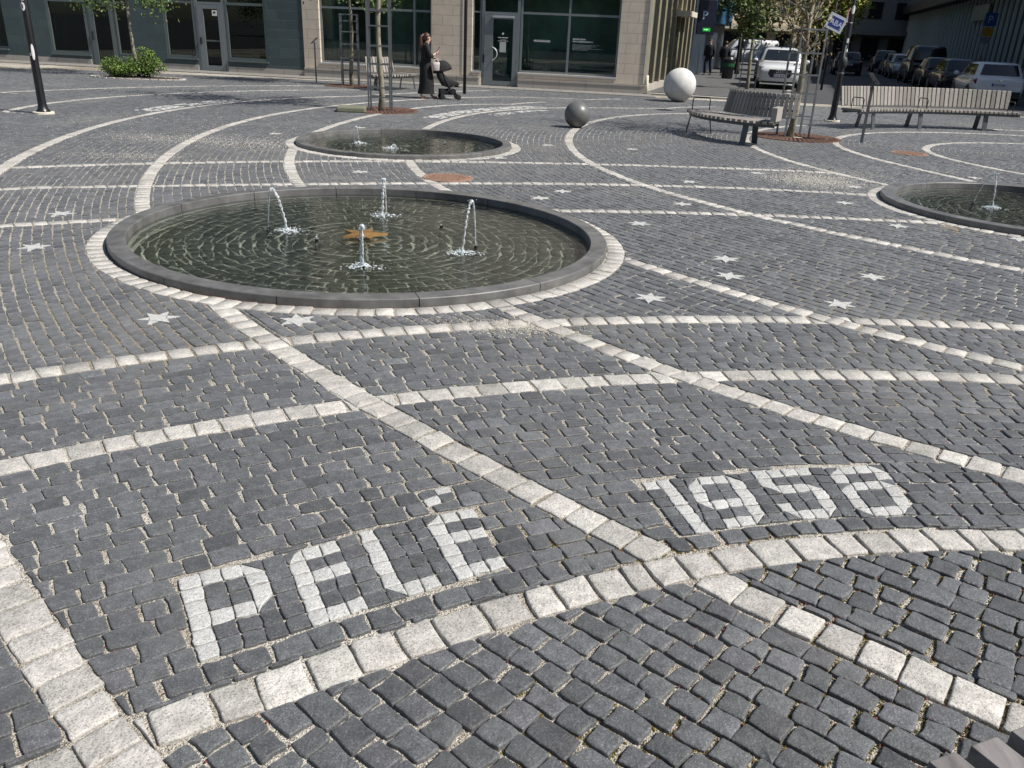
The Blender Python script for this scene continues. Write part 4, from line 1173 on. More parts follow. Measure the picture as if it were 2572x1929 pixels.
dashes(o, 'printed_line', -1.0, 1.545, 0.022, [(0.12, .02), (0.2, 0.02)], 0.083, M_sticker); dashes(o, 'printed_line', -0.9, 1.48, 0.012, [(0.06, .01), (0.12, 0.0)], 0.083, M_sticker); dashes(o, 'printed_line', -1.0, 1.445, 0.012, [(0.16, .02), (0.17, 0.0)], 0.083, M_sticker)
# interiors behind the glass
def room(x0, x1, depth=2.2, mt=M_int):
    mb = MB(); z0, z1 = 0.03, 3.38
    P = [fp(x0, 0.34, z0), fp(x1, 0.34, z0), fp(x1, depth, z0), fp(x0, depth, z0), fp(x0, 0.34, z1), fp(x1, 0.34, z1), fp(x1, depth, z1), fp(x0, depth, z1)]
    mb.add(P, [(0, 1, 2, 3), (7, 6, 5, 4), (3, 2, 6, 7), (0, 3, 7, 4), (1, 5, 6, 2)])
    return mb.build('interior', mt, bld)
room(-25.9, -8.2); room(-7.6, -2.4); room(-2.1, 3.7)
mb = MB()
def curtain(mb, x0, x1, d=0.5):
    n = int((x1 - x0) * 26); vs = []; fs = []
    for k in range(n + 1):
        x = x0 + (x1 - x0) * k / n; dd = d + 0.05 * math.sin(k * 1.25) + 0.02 * math.sin(k * .6)
        vs += [fp(x, dd, 0.1), fp(x, dd, 3.3)]
    for k in range(n): fs.append((2 * k, 2 * k + 2, 2 * k + 3, 2 * k + 1))
    mb.add(vs, fs)
curtain(mb, -7.15, -6.2); curtain(mb, -3.85, -3.3); curtain(mb, -17.4, -17.0); mb.build('curtain', M_curt, bld)
# window graphics
def text_mesh(txt, size, name, mt, parent, fn, align='LEFT', bold=0.0, depth=0.0):
    cu = bpy.data.curves.new(name + '_text', 'FONT'); cu.body = txt; cu.size = size; cu.align_x = align; cu.offset = bold; cu.extrude = depth; cu.resolution_u = 2
    to = bpy.data.objects.new(name + '_text', cu); COL.objects.link(to)
    bpy.context.view_layer.update()
    me = bpy.data.meshes.new_from_object(to.evaluated_get(bpy.context.evaluated_depsgraph_get()))
    bpy.data.objects.remove(to); bpy.data.curves.remove(cu)
    for v in me.vertices: v.co = fn(v.co.x, v.co.y, v.co.z)
    me.materials.clear(); me.materials.append(mt)
    ob = bpy.data.objects.new(name, me); link(ob, parent); return ob
dg = 0.128
text_mesh('HENDESIGNERS', 0.092, 'window_lettering', M_sticker, bld, lambda x, y, z: fp(0.20 + x * 0.86, dg, 1.475 + y), bold=0.0015)
text_mesh('BESPOKE DESIGN', 0.066, 'window_lettering', M_sticker, bld, lambda x, y, z: fp(1.50 + x * 0.82, dg, 1.585 + y), bold=0.001)
text_mesh('WITH A SCANDINAVIAN TOUCH', 0.062, 'window_lettering', M_sticker, bld, lambda x, y, z: fp(1.50 + x * 0.72, dg, 1.515 + y), bold=0.001)
M_faint = mat('grey_lettering', (0.33, 0.36, 0.36), 0.7)
for k, wds in enumerate(([.12, .08, .2, .1, .18, .09], [.2, .1, .14, .1, .15], [.1, .16, .12, .2], [.17, .1, .2, .12, .19, .1], [.1, .12, .14, .08])):
    dashes(bld, 'small_print', 1.50, 1.43 - k * 0.038, 0.011, [(w, .02) for w in wds], dg, M_faint)
# things inside the show window: table, stools seen dimly
mb = MB(); fbox(mb, -0.15, 0.5, 1.2, 1.8, 0.72, 0.78); fbox(mb, -0.1, -0.05, 1.25, 1.3, 0.05, 0.72); fbox(mb, 0.4, 0.45, 1.25, 1.3, 0.05, 0.72)
fbox(mb, 1.7, 2.9, 1.7, 2.1, 0.1, 0.95); fbox(mb, 0.6, 1.2, 1.8, 2.1, 0.1, 1.25)
mb.build('shop_display', mat('display_grey', (0.28, 0.30, 0.29), 0.7, var=.2, scale=2), bld)
# corner: cream down-strip, drainpipe, yellow strip by the dark pole
mb = MB(); fbox(mb, 3.925, 4.0, -0.06, 0.05, 0.32, HB); mb.build('corner_trim', M_soff, bld)
mb = MB(); fbox(mb, -2.19, -2.13, -0.045, -0.031, 0.32, TOP + 3); mb.build('edge_strip', M_soff, bld)
mb = MB(); mb.sm = True; mb.tube([fp(4.06, -0.06, 0.02), fp(4.06, -0.06, 0.25), fp(4.04, 0.0, 0.6)], 0.05, 10); mb.build('drainpipe', M_soff, bld)
# side wall towards the street
def sp(s, d, z):
    p = CORNER + U * s - NR * d; return (p.x, p.y, z)
def sbox(mb, s0, s1, d0, d1, z0, z1):
    return mb.add([sp(s0, d0, z0), sp(s1, d0, z0), sp(s1, d1, z0), sp(s0, d1, z0), sp(s0, d0, z1), sp(s1, d0, z1), sp(s1, d1, z1), sp(s0, d1, z1)],
                  [(0, 1, 2, 3), (4, 7, 6, 5), (0, 4, 5, 1), (1, 5, 6, 2), (2, 6, 7, 3), (3, 7, 4, 0)])
mb = MB(); sbox(mb, 0.06, 34, 0.12, 0.5, 0.0, HB); mb.build('side_wall', mat('dark_blue_shopfront', (0.03, 0.045, 0.065), 0.4, var=.3, scale=1), bld)
mb = MB()
for k in range(9): sbox(mb, 0.35 + k * 1.5, 0.75 + k * 1.5, -0.02, 0.115, 0.3, HB)
mb.build('pilasters', mat('ochre_pilaster', (0.21, 0.185, 0.12), 0.8, var=.15, scale=3), bld)
mb = MB(); sbox(mb, 0.1, 13.5, -0.06, 0.11, 0.0, 0.28); mb.build('side_plinth', M_plinth, bld)
mb = MB(); sbox(mb, 7.0, 9.6, -0.5, 0.1, 2.6, 2.8); mb.build('door_canopy', M_soff, bld)
mb = MB(); sbox(mb, 20.0, 34, -0.3, 0.1, 2.7, HB); mb.build('blue_fascia', mat('blue_fascia', (0.02, 0.09, 0.17), 0.5, var=.15, scale=2), bld)
# roof closing the block
mb = MB(); P = [fp(-26, 0.1, HB - .02), fp(3.9, 0.1, HB - .02), sp(34, .3, HB - .02), (-15, 70, HB - .02)]; mb.add(P, [(0, 1, 2, 3)]); mb.build('roof', M_asph, bld)

# projecting parking sign on the street side
t = thing('parking_sign', 'dark projecting sign box with white letter P and green lit arrow panel by the street', 'sign', sp(14.5, -0.42, 0))
mb = MB(); mb.box((0, 0, 2.75), (0.85, 0.16, 1.5)); mb.build('box', mat('navy_sign', (0.012, 0.014, 0.035), 0.4, var=.2, scale=3), t, bevel=0.02)
mb = MB(); mb.box((-0.9, 0.0, 3.2), (0.75, 0.06, 0.06)); mb.build('bracket', M_black, t)
text_mesh('P', 0.5, 'letter', mat('pale_blue_letter', (0.42, 0.55, 0.62), 0.6), t, lambda x, y, z: Vector((-0.22 + x, -0.09, 2.68 + y)), bold=0.012)
mb = MB(); mb.box((0.05, -0.084, 2.22), (0.36, 0.02, 0.15)); mb.build('lit_panel', mat('green_panel', (0.01, 0.12, 0.02), 0.5, emis=((0.02, 0.75, 0.08), 0.35)), t)
mb = MB(); mb.box((-0.02, -0.098, 2.22), (0.12, 0.006, 0.03)); mb.add([(0.04, -0.1, 2.175), (0.14, -0.1, 2.22), (0.04, -0.1, 2.265)], [(0, 1, 2)])
mb.build('arrow', mat('lit_arrow', (0.3, 0.8, 0.35), 0.5, emis=((0.35, 1.0, 0.4), 0.8)), t)
t = thing('banner_sign', 'blue projecting sign board above the letter P sign', 'sign', sp(14.2, -0.55, 0))
mb = MB(); mb.box((0, 0, 4.4), (1.1, 0.12, 1.5)); mb.build('board', mat('blue_board', (0.015, 0.085, 0.16), 0.5, var=.15, scale=3), t, bevel=0.02)
mb = MB(); mb.box((-0.95, 0.0, 4.6), (0.5, 0.05, 0.05)); mb.build('bracket', M_black, t)

# ------------------------------------------------------------------ glass office building on the right of the street
ob = thing('office_building', 'dark glass office building with vertical fins along the right side of the street', 'building', (0, 0, 0))
O0 = Vector((20.7, 31.9, 0))
def op(s, d, z):
    p = O0 + U * s + NR * d; return (p.x, p.y, z)
def obox(mb, s0, s1, d0, d1, z0, z1):
    return mb.add([op(s0, d0, z0), op(s1, d0, z0), op(s1, d1, z0), op(s0, d1, z0), op(s0, d0, z1), op(s1, d0, z1), op(s1, d1, z1), op(s0, d1, z1)],
                  [(0, 3, 2, 1), (4, 5, 6, 7), (0, 1, 5, 4), (1, 2, 6, 5), (2, 3, 7, 6), (3, 0, 4, 7)])
SN, SM, OH, OH2 = -4.0, 8.5, 10.5, 11.5
mb = MB(); obox(mb, SN, SM, 0.62, 9, 0.0, OH); obox(mb, SM, 75, 0.62, 9, 0.0, OH2); mb.build('core', mat('dark_core', (0.02, 0.024, 0.027), 0.5, var=.3, scale=.6), ob)
mb = MB(); obox(mb, SN, 75, 0.45, 0.47, 0.35, 5.0); mb.build('ground_floor_glazing', mat('green_black_glass', (0.010, 0.020, 0.018), 0.05, spec=0.18), ob)
mb = MB(); obox(mb, SN, 75, 0.30, 0.6, 0.0, 0.35); mb.build('base', mat('office_base', (0.06, 0.065, 0.065), 0.7), ob)
mb = MB()
for k in range(0, 58): obox(mb, SN + .1 + k * 1.35, SN + .155 + k * 1.35, 0.30, 0.449, 0.352, 5.0)
o = mb.build('mullions', mat('mullion_metal', (0.62, 0.66, 0.64), 0.5), ob)
mb = MB(); obox(mb, SN, 75, 0.36, 0.449, 1.0, 1.06); mb.build('rail', mat('rail_metal', (0.1, 0.11, 0.11), 0.5), ob)
mb = MB(); obox(mb, SN, 75, -0.5, 0.62, 5.0, 5.7); mb.build('soffit_band', mat('soffit', (0.014, 0.015, 0.017), 0.6, var=.2, scale=2), ob)
mb = MB(); obox(mb, SN, SM, 0.10, 0.61, 5.7, OH); obox(mb, SM, 75, 0.10, 0.61, 5.7, OH2); mb.build('upper_wall', mat('upper_wall', (0.05, 0.058, 0.062), 0.5, var=.2, scale=1), ob)
mb = MB()
for k in range(160):
    s0 = SN + k * 0.49
    if s0 < 74.5: obox(mb, s0, s0 + .12, -0.14, 0.098, 5.72, OH if s0 < SM else OH2)
mb.build('fins', mat('blue_grey_fins', (0.15, 0.18, 0.19), 0.5, var=.15, scale=.5), ob)
mb = MB(); obox(mb, 24, 29, 0.2, 0.299, 3.6, 4.5); mb.build('shop_sign_panel', mat('pale_panels', (0.16, 0.16, 0.14), 0.7, var=.4, scale=2), ob)
mb = MB(); obox(mb, 0.5, 5.0, -0.1, 0.32, 4.2, 4.95); mb.build('pale_fascia', mat('pale_fascia', (0.27, 0.27, 0.25), 0.7), ob)

# ------------------------------------------------------------------ buildings closing the street
def far_block(label, c, size, rz, col, rows, cols, roofc=(0.2, 0.12, 0.1), dark_base=True):
    t = thing('apartment_building', label, 'building', c, rz)
    w, d, h = size; M = mat('render_%d' % len(MATS), col, 0.85, var=.08, scale=.7)
    mb = MB(); mb.box((0, d / 2, h / 2), (w, d, h)); wl = mb.build('wall', M, t)
    mb = MB(); mb.box((0, d / 2, h + 0.3), (w + 0.8, d + 0.8, 0.6)); mb.build('roof', mat('roof_%d' % len(MATS), roofc, 0.8), t)
    Mw = MATS.get('far_window') or mat('far_window', (0.025, 0.03, 0.035), 0.15)
    for r in range(rows):
        for q in range(cols):
            x = -w / 2 + w * (q + 0.5) / cols; z = 4.0 + (h - 4.5) * (r + 0.45) / rows
            mb = MB(); mb.box((x, -0.02, z), (w / cols * 0.5, 0.08, (h - 4.5) / rows * 0.55)); fo = mb.build('window', Mw, t)
    for q in range(cols):
        mb = MB(); mb.box((-w / 2 + w * (q + .5) / cols, -0.05, 1.6), (w / cols * .62, 0.2, 2.2)); mb.build('shop_window', Mw, t)
    mb = MB(); mb.box((0, -0.6, 3.2), (w * 0.96, 1.2, 0.5)); mb.build('canopy', M, t)
    return t
far_block('pale beige apartment block with dark windows closing the street at left', (21, 92, 0), (14, 10, 20), 0.12, (0.55, 0.48, 0.37), 5, 5)
far_block('grey apartment block behind the street trees', (36, 94, 0), (15, 10, 22), 0.12, (0.30, 0.29, 0.27), 6, 5)
# ------------------------------------------------------------------ trees and shrubs
def set_tone(o, per):
    nv = len(o.data.vertices); n = nv // per
    v = np.repeat(nrng.random(n), per); a = o.data.attributes.new('tone', 'FLOAT', 'POINT')
    vv = np.zeros(nv, np.float32); vv[:len(v)] = v; a.data.foreach_set('value', vv)

def leaves(name, centres, per, spread, size, mt, parent, flat=0.3):
    n = len(centres) * per
    c = np.repeat(np.array(centres, float), per, 0) + nrng.normal(0, spread, (n, 3)) * np.array([1, 1, 0.8])
    ax = nrng.normal(0, 1, (n, 3)); ax /= np.linalg.norm(ax, axis=1)[:, None]
    bx = nrng.normal(0, 1, (n, 3)); bx -= ax * (ax * bx).sum(1)[:, None]; bx /= np.linalg.norm(bx, axis=1)[:, None]
    s = size * nrng.uniform(0.6, 1.3, n)[:, None]
    nrm = np.cross(ax, bx)
    V = np.stack([c - ax * s, c + bx * s * 0.45 + nrm * s * .12, c + ax * s, c - bx * s * 0.45 + nrm * s * .12], 1).reshape(-1, 3)
    me = bpy.data.meshes.new(name); me.vertices.add(n * 4); me.vertices.foreach_set('co', V.astype(np.float32).ravel())
    me.loops.add(n * 4); me.polygons.add(n); me.loops.foreach_set('vertex_index', np.arange(n * 4, dtype=np.int32))
    me.polygons.foreach_set('loop_start', np.arange(0, n * 4, 4, dtype=np.int32)); me.materials.append(mt); me.update(calc_edges=True)
    o = bpy.data.objects.new(name, me); link(o, parent); set_tone(o, 4); return o

def tree(p, label, group, r=0.075, h0=2.6, H=6.5, crown=1.7, nl=5200, bark=None, lf=None, lean=(0, 0), seed=1, low=None, leafsize=0.055, twigs=7, spread=0.2, name='deciduous_tree', droop=()):
    R = random.Random(seed)
    t = thing(name, label, 'tree', (p[0], p[1], 0), 0, group)
    mb = MB(); mb.sm = True; tips = []
    pts = []; rad = []
    K = 14
    for k in range(K + 1):
        s = k / K; z = -0.05 + (H * 0.8) * s
        pts.append((lean[0] * s + 0.035 * math.sin(s * 9 + seed) * (s > .05), lean[1] * s + 0.03 * math.cos(s * 7 + seed), z)); rad.append(r * (1.18 if k == 0 else 1) * (1 - 0.78 * s) + 0.006 * math.sin(k * 2.1 + seed) * (s < .6))
    mb.tube(pts, rad, 12)
    def at(z):
        s = min(1, max(0, (z + .05) / (H * .8))); i = min(K - 1, int(s * K)); f = s * K - i
        return Vector(pts[i]).lerp(Vector(pts[i + 1]), f), rad[i] * (1 - f) + rad[i + 1] * f
    nb = 15
    zs = [h0 + (H * 0.8 - h0) * (k + R.random() * .6) / nb for k in range(nb)] + (low or [])
    for z in zs:
        o, rr = at(z); a = R.uniform(0, 6.28); el = R.uniform(0.35, 0.95)
        L = crown * R.uniform(0.55, 1.1) * (1.0 if z >= h0 else 0.35) * (1 - 0.35 * (z - h0) / H)
        d = Vector((math.cos(a) * math.cos(el), math.sin(a) * math.cos(el), math.sin(el)))
        P = [o]; q = o.copy()
        for k in range(5):
            d = (d + Vector((R.gauss(0, .14), R.gauss(0, .14), R.gauss(.05, .10)))).normalized(); q = q + d * L / 5; P.append(q.copy())
        mb.tube(P, [rr * 0.5 * (1 - .16 * k) for k in range(6)], 6)
        tips += P[2:]
        for k in range(twigs):
            b = P[R.randint(1, 5)]; d2 = (d + Vector((R.gauss(0, .7), R.gauss(0, .7), R.gauss(0.1, .5)))).normalized(); l2 = L * R.uniform(.2, .45)
            e = b + d2 * l2; mid = b.lerp(e, .5) + Vector((0, 0, -.02)); mb.tube([b, mid, e], [rr * .16 + .003, rr * .1 + .002, .002], 5); tips += [mid, e]
    for (z, a, el, L) in droop:      # low hanging side branches
        o, rr = at(z); d = Vector((math.cos(a) * math.cos(el), math.sin(a) * math.cos(el), math.sin(el))); P = [o + d * (L * k / 5) + Vector((0, 0, .10 * math.sin(k / 5 * 3.1))) for k in range(6)]
        mb.tube(P, [.012, .010, .008, .006, .004, .002], 6)
        for q in P[2:]:
            for _ in range(3): tips.append(q + Vector((R.gauss(0, .12), R.gauss(0, .12), R.gauss(-.05, .08))))
    mb.build('trunk', bark or M_bark, t)
    per = max(1, nl // len(tips))
    leaves('crown', tips, per, spread, leafsize, lf or M_leaf, t)
    return t
YT = 'young trees in the square'
tree((-11.78, 26.5), 'slim leaning tree growing out of the green shrubs at left', YT, 0.056, 3.0, 7.0, 1.9, 6500, seed=3, lean=(-0.35, 0.1), droop=[(2.35, 3.3, -.20, 1.35), (2.3, 2.9, -.2, 1.1), (2.35, -.1, -.20, 1.0), (2.3, .3, -.28, .9), (2.4, -.5, -.2, 1.2), (2.45, 3.5, -.1, 1.5)])
tree((PT['tree2'][0] + 0.05, PT['tree2'][1]), 'young tree with pale mottled trunk nearest to the shop windows', YT, 0.066, 2.9, 6.8, 2.0, 6500, seed=5, droop=[(2.6, .1, -.12, 1.0), (2.55, 3.0, .1, .9), (2.65, -.3, -.16, 1.3)])
tree((PT['tree3'][0], PT['tree3'][1]), 'young tree with mottled trunk by the flat stone slab behind the small fountain', YT, 0.072, 2.85, 6.6, 2.0, 5200, seed=8)
tree((PT['treeR'][0], PT['treeR'][1]), 'young tree with budding twigs between the curved bench and the lamp post with a sign', YT, 0.070, 1.75, 6.2, 1.9, 3600, seed=13, lean=(0.12, 0.15), low=[1.55, 1.7, 1.9, 2.0], lf=M_bud, leafsize=0.04, twigs=14)
ST = 'trees along the side street'
tree((8.7, 34.3), 'white barked tree with fresh leaves beside the white car in the street', ST, 0.075, 2.3, 7.0, 2.4, 8000, seed=21, leafsize=0.075, low=[1.9, 2.1])
LG = mat('bright_spring_leaf', (0.24, 0.26, 0.04), 0.6, var=.3, scale=2, tone=(.6, 1.4))
street_trees = [((12.0, 50), 'bushy green street tree in front of the beige apartment block'), ((13.6, 57), 'green street tree farther down the left pavement'), ((18.6, 57), 'yellow green street tree behind the blue parked car'), ((23.5, 70), 'tall yellow green tree at the far end of the street'), ((28.5, 80), 'farthest street tree before the grey apartment block')]
for i, (p, lab) in enumerate(street_trees):
    tree(p, lab, ST, 0.14, 2.4, 8.5 + i * .6, 3.0, 5200, bark=M_barkd, lf=(M_leaf if i < 2 else LG), seed=31 + i, leafsize=0.16, spread=0.42, twigs=5)

def shrub(p, label, w, h, seed):
    R = random.Random(seed); t = thing('shrub', label, 'shrub', (p[0], p[1], 0), 0, 'low green shrubs')
    mb = MB(); mb.sm = True; cs = []
    for k in range(46):
        a = R.uniform(0, 6.28); d = R.random() ** .6 * w; hh = h * R.uniform(.55, 1.05) * (1 - .45 * (d / w) ** 2)
        b = Vector((R.gauss(0, .1), R.gauss(0, .08), 0)); e = Vector((math.cos(a) * d, math.sin(a) * d * .7, hh)); m = b.lerp(e, .5) + Vector((0, 0, .08)); mb.tube([b, m, e], [.007, .005, .002], 5)
        for f in (.35, .5, .65, .8, .92, 1.0): cs.append(b.lerp(e, f) + Vector((0, 0, .1 * f * (1 - f))))
    mb.build('stems', M_barkd, t)
    leaves('foliage', cs, 15, .05, .032, mat('shrub_leaf_%d' % seed, (0.13, 0.21, 0.035), .6, var=.3, scale=3, tone=(.5, 1.5)), t)
    return t
shrub((PT['shrubL'][0] + .1, PT['shrubL'][1]), 'low spreading green shrub, left of two round the leaning tree', 0.62, 0.58, 2)
shrub((PT['shrubR'][0] - .1, PT['shrubR'][1]), 'taller rounded green shrub, right of two round the leaning tree', 0.62, 0.84, 4)
mb = MB(); mb.rings([[(BED[0] + BED[2] * f * math.cos(2 * math.pi * k / 40), BED[1] + BED[3] * f * math.sin(2 * math.pi * k / 40), z) for k in range(40)] for f, z in ((1.0, -0.02), (.93, 0.015), (.6, 0.04), (0.01, .05))], cap=False)
tag(mb.build('planting_soil', mat('soil', (0.06, 0.042, 0.03), .95, var=.4, scale=20, bump=.01, bscale=40)), kind='structure')
st_ = Stones()
for k in range(34):
    a = 2 * math.pi * k / 34
    if -1.9 < a - math.pi * 1.5 < 0.5 and False: continue
    c, s, c2, s2 = math.cos(a), math.sin(a), math.cos(a + .165), math.sin(a + .165)
    st_.add([(BED[0] + BED[2] * c, BED[1] + BED[3] * s), (BED[0] + BED[2] * c2, BED[1] + BED[3] * s2), (BED[0] + BED[2] * c2 * 1.07, BED[1] + (BED[3] + .1) * s2), (BED[0] + BED[2] * c * 1.07, BED[1] + (BED[3] + .1) * s)], 0.03, lod=1, depth=.06)
tag(st_.build('planting_edge', M_white), kind='structure')

# ------------------------------------------------------------------ tree guards (ladder frames)
def guard(p, label, h, w, dep, rungs, rz=0.0, pw=.036):
    t = thing('tree_guard', label, 'tree guard', (p[0], p[1], 0), rz, 'ladder shaped steel tree guards')
    for sx in (-1, 1):
        for sy in (-1, 1):
            mb = MB(); mb.box((sx * w / 2, sy * dep / 2, h / 2), (pw, 0.022, h)); mb.build('post', M_galv, t)
    for z in rungs:
        mb = MB()
        for sy in (-1, 1): mb.box((0, sy * dep / 2, z), (w - 0.047, 0.022, 0.03))
        mb.build('rung', M_galv, t)
    mb = MB()
    for sx in (-1, 1): mb.box((sx * w / 2, 0, h - .04), (0.03, dep - .032, 0.03))
    mb.build('top_tie', M_galv, t)
guard((PT['tree2'][0] + .02, PT['tree2'][1]), 'steel ladder guard round the tree nearest to the shop windows', 2.05, 0.5, 0.4, [0.45, 0.8, 1.2, 1.55, 1.85, 2.03], .1)
guard((PT['tree3'][0] - .02, PT['tree3'][1]), 'steel ladder guard round the tree by the flat stone slab', 2.35, 0.47, 0.4, [0.30, 0.5, 0.98, 1.35, 1.75, 2.05, 2.33], .05)
guard((PT['treeR'][0] + .05, PT['treeR'][1]), 'steel ladder guard round the budding tree at right', 2.05, 0.5, 0.42, [0.42, .85, 1.2, 1.6, 2.03], .12)
guard((8.72, 34.35), 'steel ladder guard round the white barked tree in the street', 1.9, 0.6, 0.5, [0.6, 1.1, 1.5, 1.88], -.25)

# ------------------------------------------------------------------ lamp posts
def lamp(p, label, H=5.0, r0=0.068, base=True):
    t = thing('lamp_post', label, 'lamp post', (p[0], p[1], 0), 0, 'black lamp posts')
    mb = MB(); mb.sm = True
    mb.lathe((0, 0, 0), [(r0 * 1.9, 0.03), (r0 * 1.75, 0.05), (r0 * 1.25, 0.10), (r0 * 1.08, 0.18), (r0, 0.9), (r0 * .96, 2.4), (r0 * .7, 2.45), (r0 * .6, H)] if base else [(r0, 0), (r0, H)], 20); mb.build('pole', M_black, t)
    if base:
        mb = MB(); mb.lathe((0, 0, 0), [(r0 * 2.7, -0.02), (r0 * 2.7, 0.026), (r0 * 2.6, 0.034), (0.0, 0.034)], 24); mb.build('foot_ring', mat('pale_mortar_%d' % len(MATS), (0.62, 0.58, 0.48), .9, var=.15, scale=20), t)
    mb = MB(); mb.sm = True; mb.lathe((0, 0, H), [(0.05, 0), (0.22, .02), (0.24, .06), (.1, .16), (0.02, .2)], 20); mb.build('lamp_head', M_black, t)
    return t
def decal(t, r, a0, a1, z0, z1, mt=None, name='sticker', round_=False, off=.0015):
    mb = MB(); n = 8; vs = []; fs = []
    m = 8
    for j in range(m + 1):
        for k in range(n + 1):
            u = k / n * 2 - 1; v = j / m * 2 - 1
            if round_:
                rr = max(abs(u), abs(v)); l = math.hypot(u, v); f = rr / l if l > 1e-6 else 0; u *= f; v *= f
            a = math.radians((a0 + a1) / 2 + (a1 - a0) / 2 * u); vs.append(((r + off) * math.cos(a), (r + off) * math.sin(a), (z0 + z1) / 2 + (z1 - z0) / 2 * v))
    for j in range(m):
        for k in range(n): fs.append((j * (n + 1) + k, j * (n + 1) + k + 1, (j + 1) * (n + 1) + k + 1, (j + 1) * (n + 1) + k))
    mb.add(vs, fs); return mb.build(name, mt or M_sticker, t)
tl = lamp(PT['lampL'], 'black lamp post with white stickers on a pale round foot at the left edge')
decal(tl, .0665, -125, -60, 1.74, 1.89, round_=True); decal(tl, .0663, -122, -62, 1.91, 2.03); decal(tl, .0685, -82, -40, 0.93, 1.20, round_=True); decal(tl, .0685, -112, -92, 1.0, 1.05)
decal(tl, .0668, -108, -85, 1.78, 1.85, M_black, 'sticker_mark', True, .003)
tr = lamp(PT['lampR'], 'black lamp post carrying a tilted street sign and white stickers, right of the budding tree', r0=.072)
decal(tr, .0700, -125, -55, 2.47, 2.66, round_=True); decal(tr, .0705, -112, -70, 1.83, 1.93); decal(tr, .0706, -112, -92, 1.42, 1.78); decal(tr, .0706, -80, -52, 1.62, 1.70, round_=True); decal(tr, .07, -118, -62, 2.27, 2.285)
mb = MB(); mb.lathe((0, 0, 1.12), [(.073, 0), (.079, .005), (.079, .03), (.073, .035)], 20); mb.build('collar', M_galv, tr)
mb = MB(); mb.sm = True; mb.ball((0.0, 0.0, 1.38), .115, 16, 10, (1, 1, 1.5)); mb.build('dark_cover', mat('dark_green_box', (.012, .022, .02), .6), tr)
# tilted sign plate hung from the post
MS = Matrix.Translation((-0.36, -0.06, 2.26)) @ Matrix.Rotation(math.radians(21), 4, 'Y')
def sgn(x, y, z): return MS @ Vector((x, y, z))
mb = MB(); mb.box((0, 0, 0), (0.44, 0.015, 0.36)); mb.map(sgn); mb.build('sign_plate', mat('pale_sign', (0.52, 0.55, 0.62), .5, var=.08, scale=8), tr)
mb = MB(); mb.box((0.0, -.0095, 0.0), (0.33, 0.003, 0.235)); mb.map(sgn); mb.build('sign_panel', mat('blue_sign', (0.012, 0.035, 0.20), .5, var=.2, scale=12), tr)
text_mesh('ABA', 0.17, 'sign_lettering', mat('sign_white', (0.5, .55, .68), .5), tr, lambda x, y, z: sgn(x - .155, -.0125, y - .06), bold=.002)
mb = MB(); mb.tube([(-.06, -.02, 2.3), (-.2, -.03, 2.32)], .015, 8); mb.tube([(-.1, -.05, 2.28), (-.12, -.05, 2.5), (-.07, -.05, 2.6)], .02, 8); mb.build('sign_clamp', mat('red_white_tape', (.5, .12, .12), .5, col2=(.6, .5, .5), scale=25), tr)
lamp(PT['tallpole'], 'plain slender black pole standing before the shop door', 5.0, .047, False)
lamp((12.6, 37.2), 'thin black lamp pole far back, between the cars of the street', 4.6, .05, False)

# ------------------------------------------------------------------ info stands
def stand(p, label, h, tilt, rz, w=.05):
    t = thing('info_stand', label, 'info stand', (p[0], p[1], 0), rz, 'slim steel info stands')
    mb = MB(); mb.box((0, 0, h / 2), (w, .012, h)); mb.build('post', M_steel, t)
    M = Matrix.Rotation(tilt, 3, 'Y'); mb = MB(); mb.box((0, 0, h + .05), (.27, .2, .015), M=M); mb.build('plate', M_steel, t, bevel=.003)
stand(PT['pedL'], 'slim dark info stand with tilted plate before the beige pillar', 1.2, -.75, 0.0, .045)
stand(PT['signpole'], 'slim grey info stand with tilted plate in front of the long bench', 1.15, 0.85, 0.0, .055)

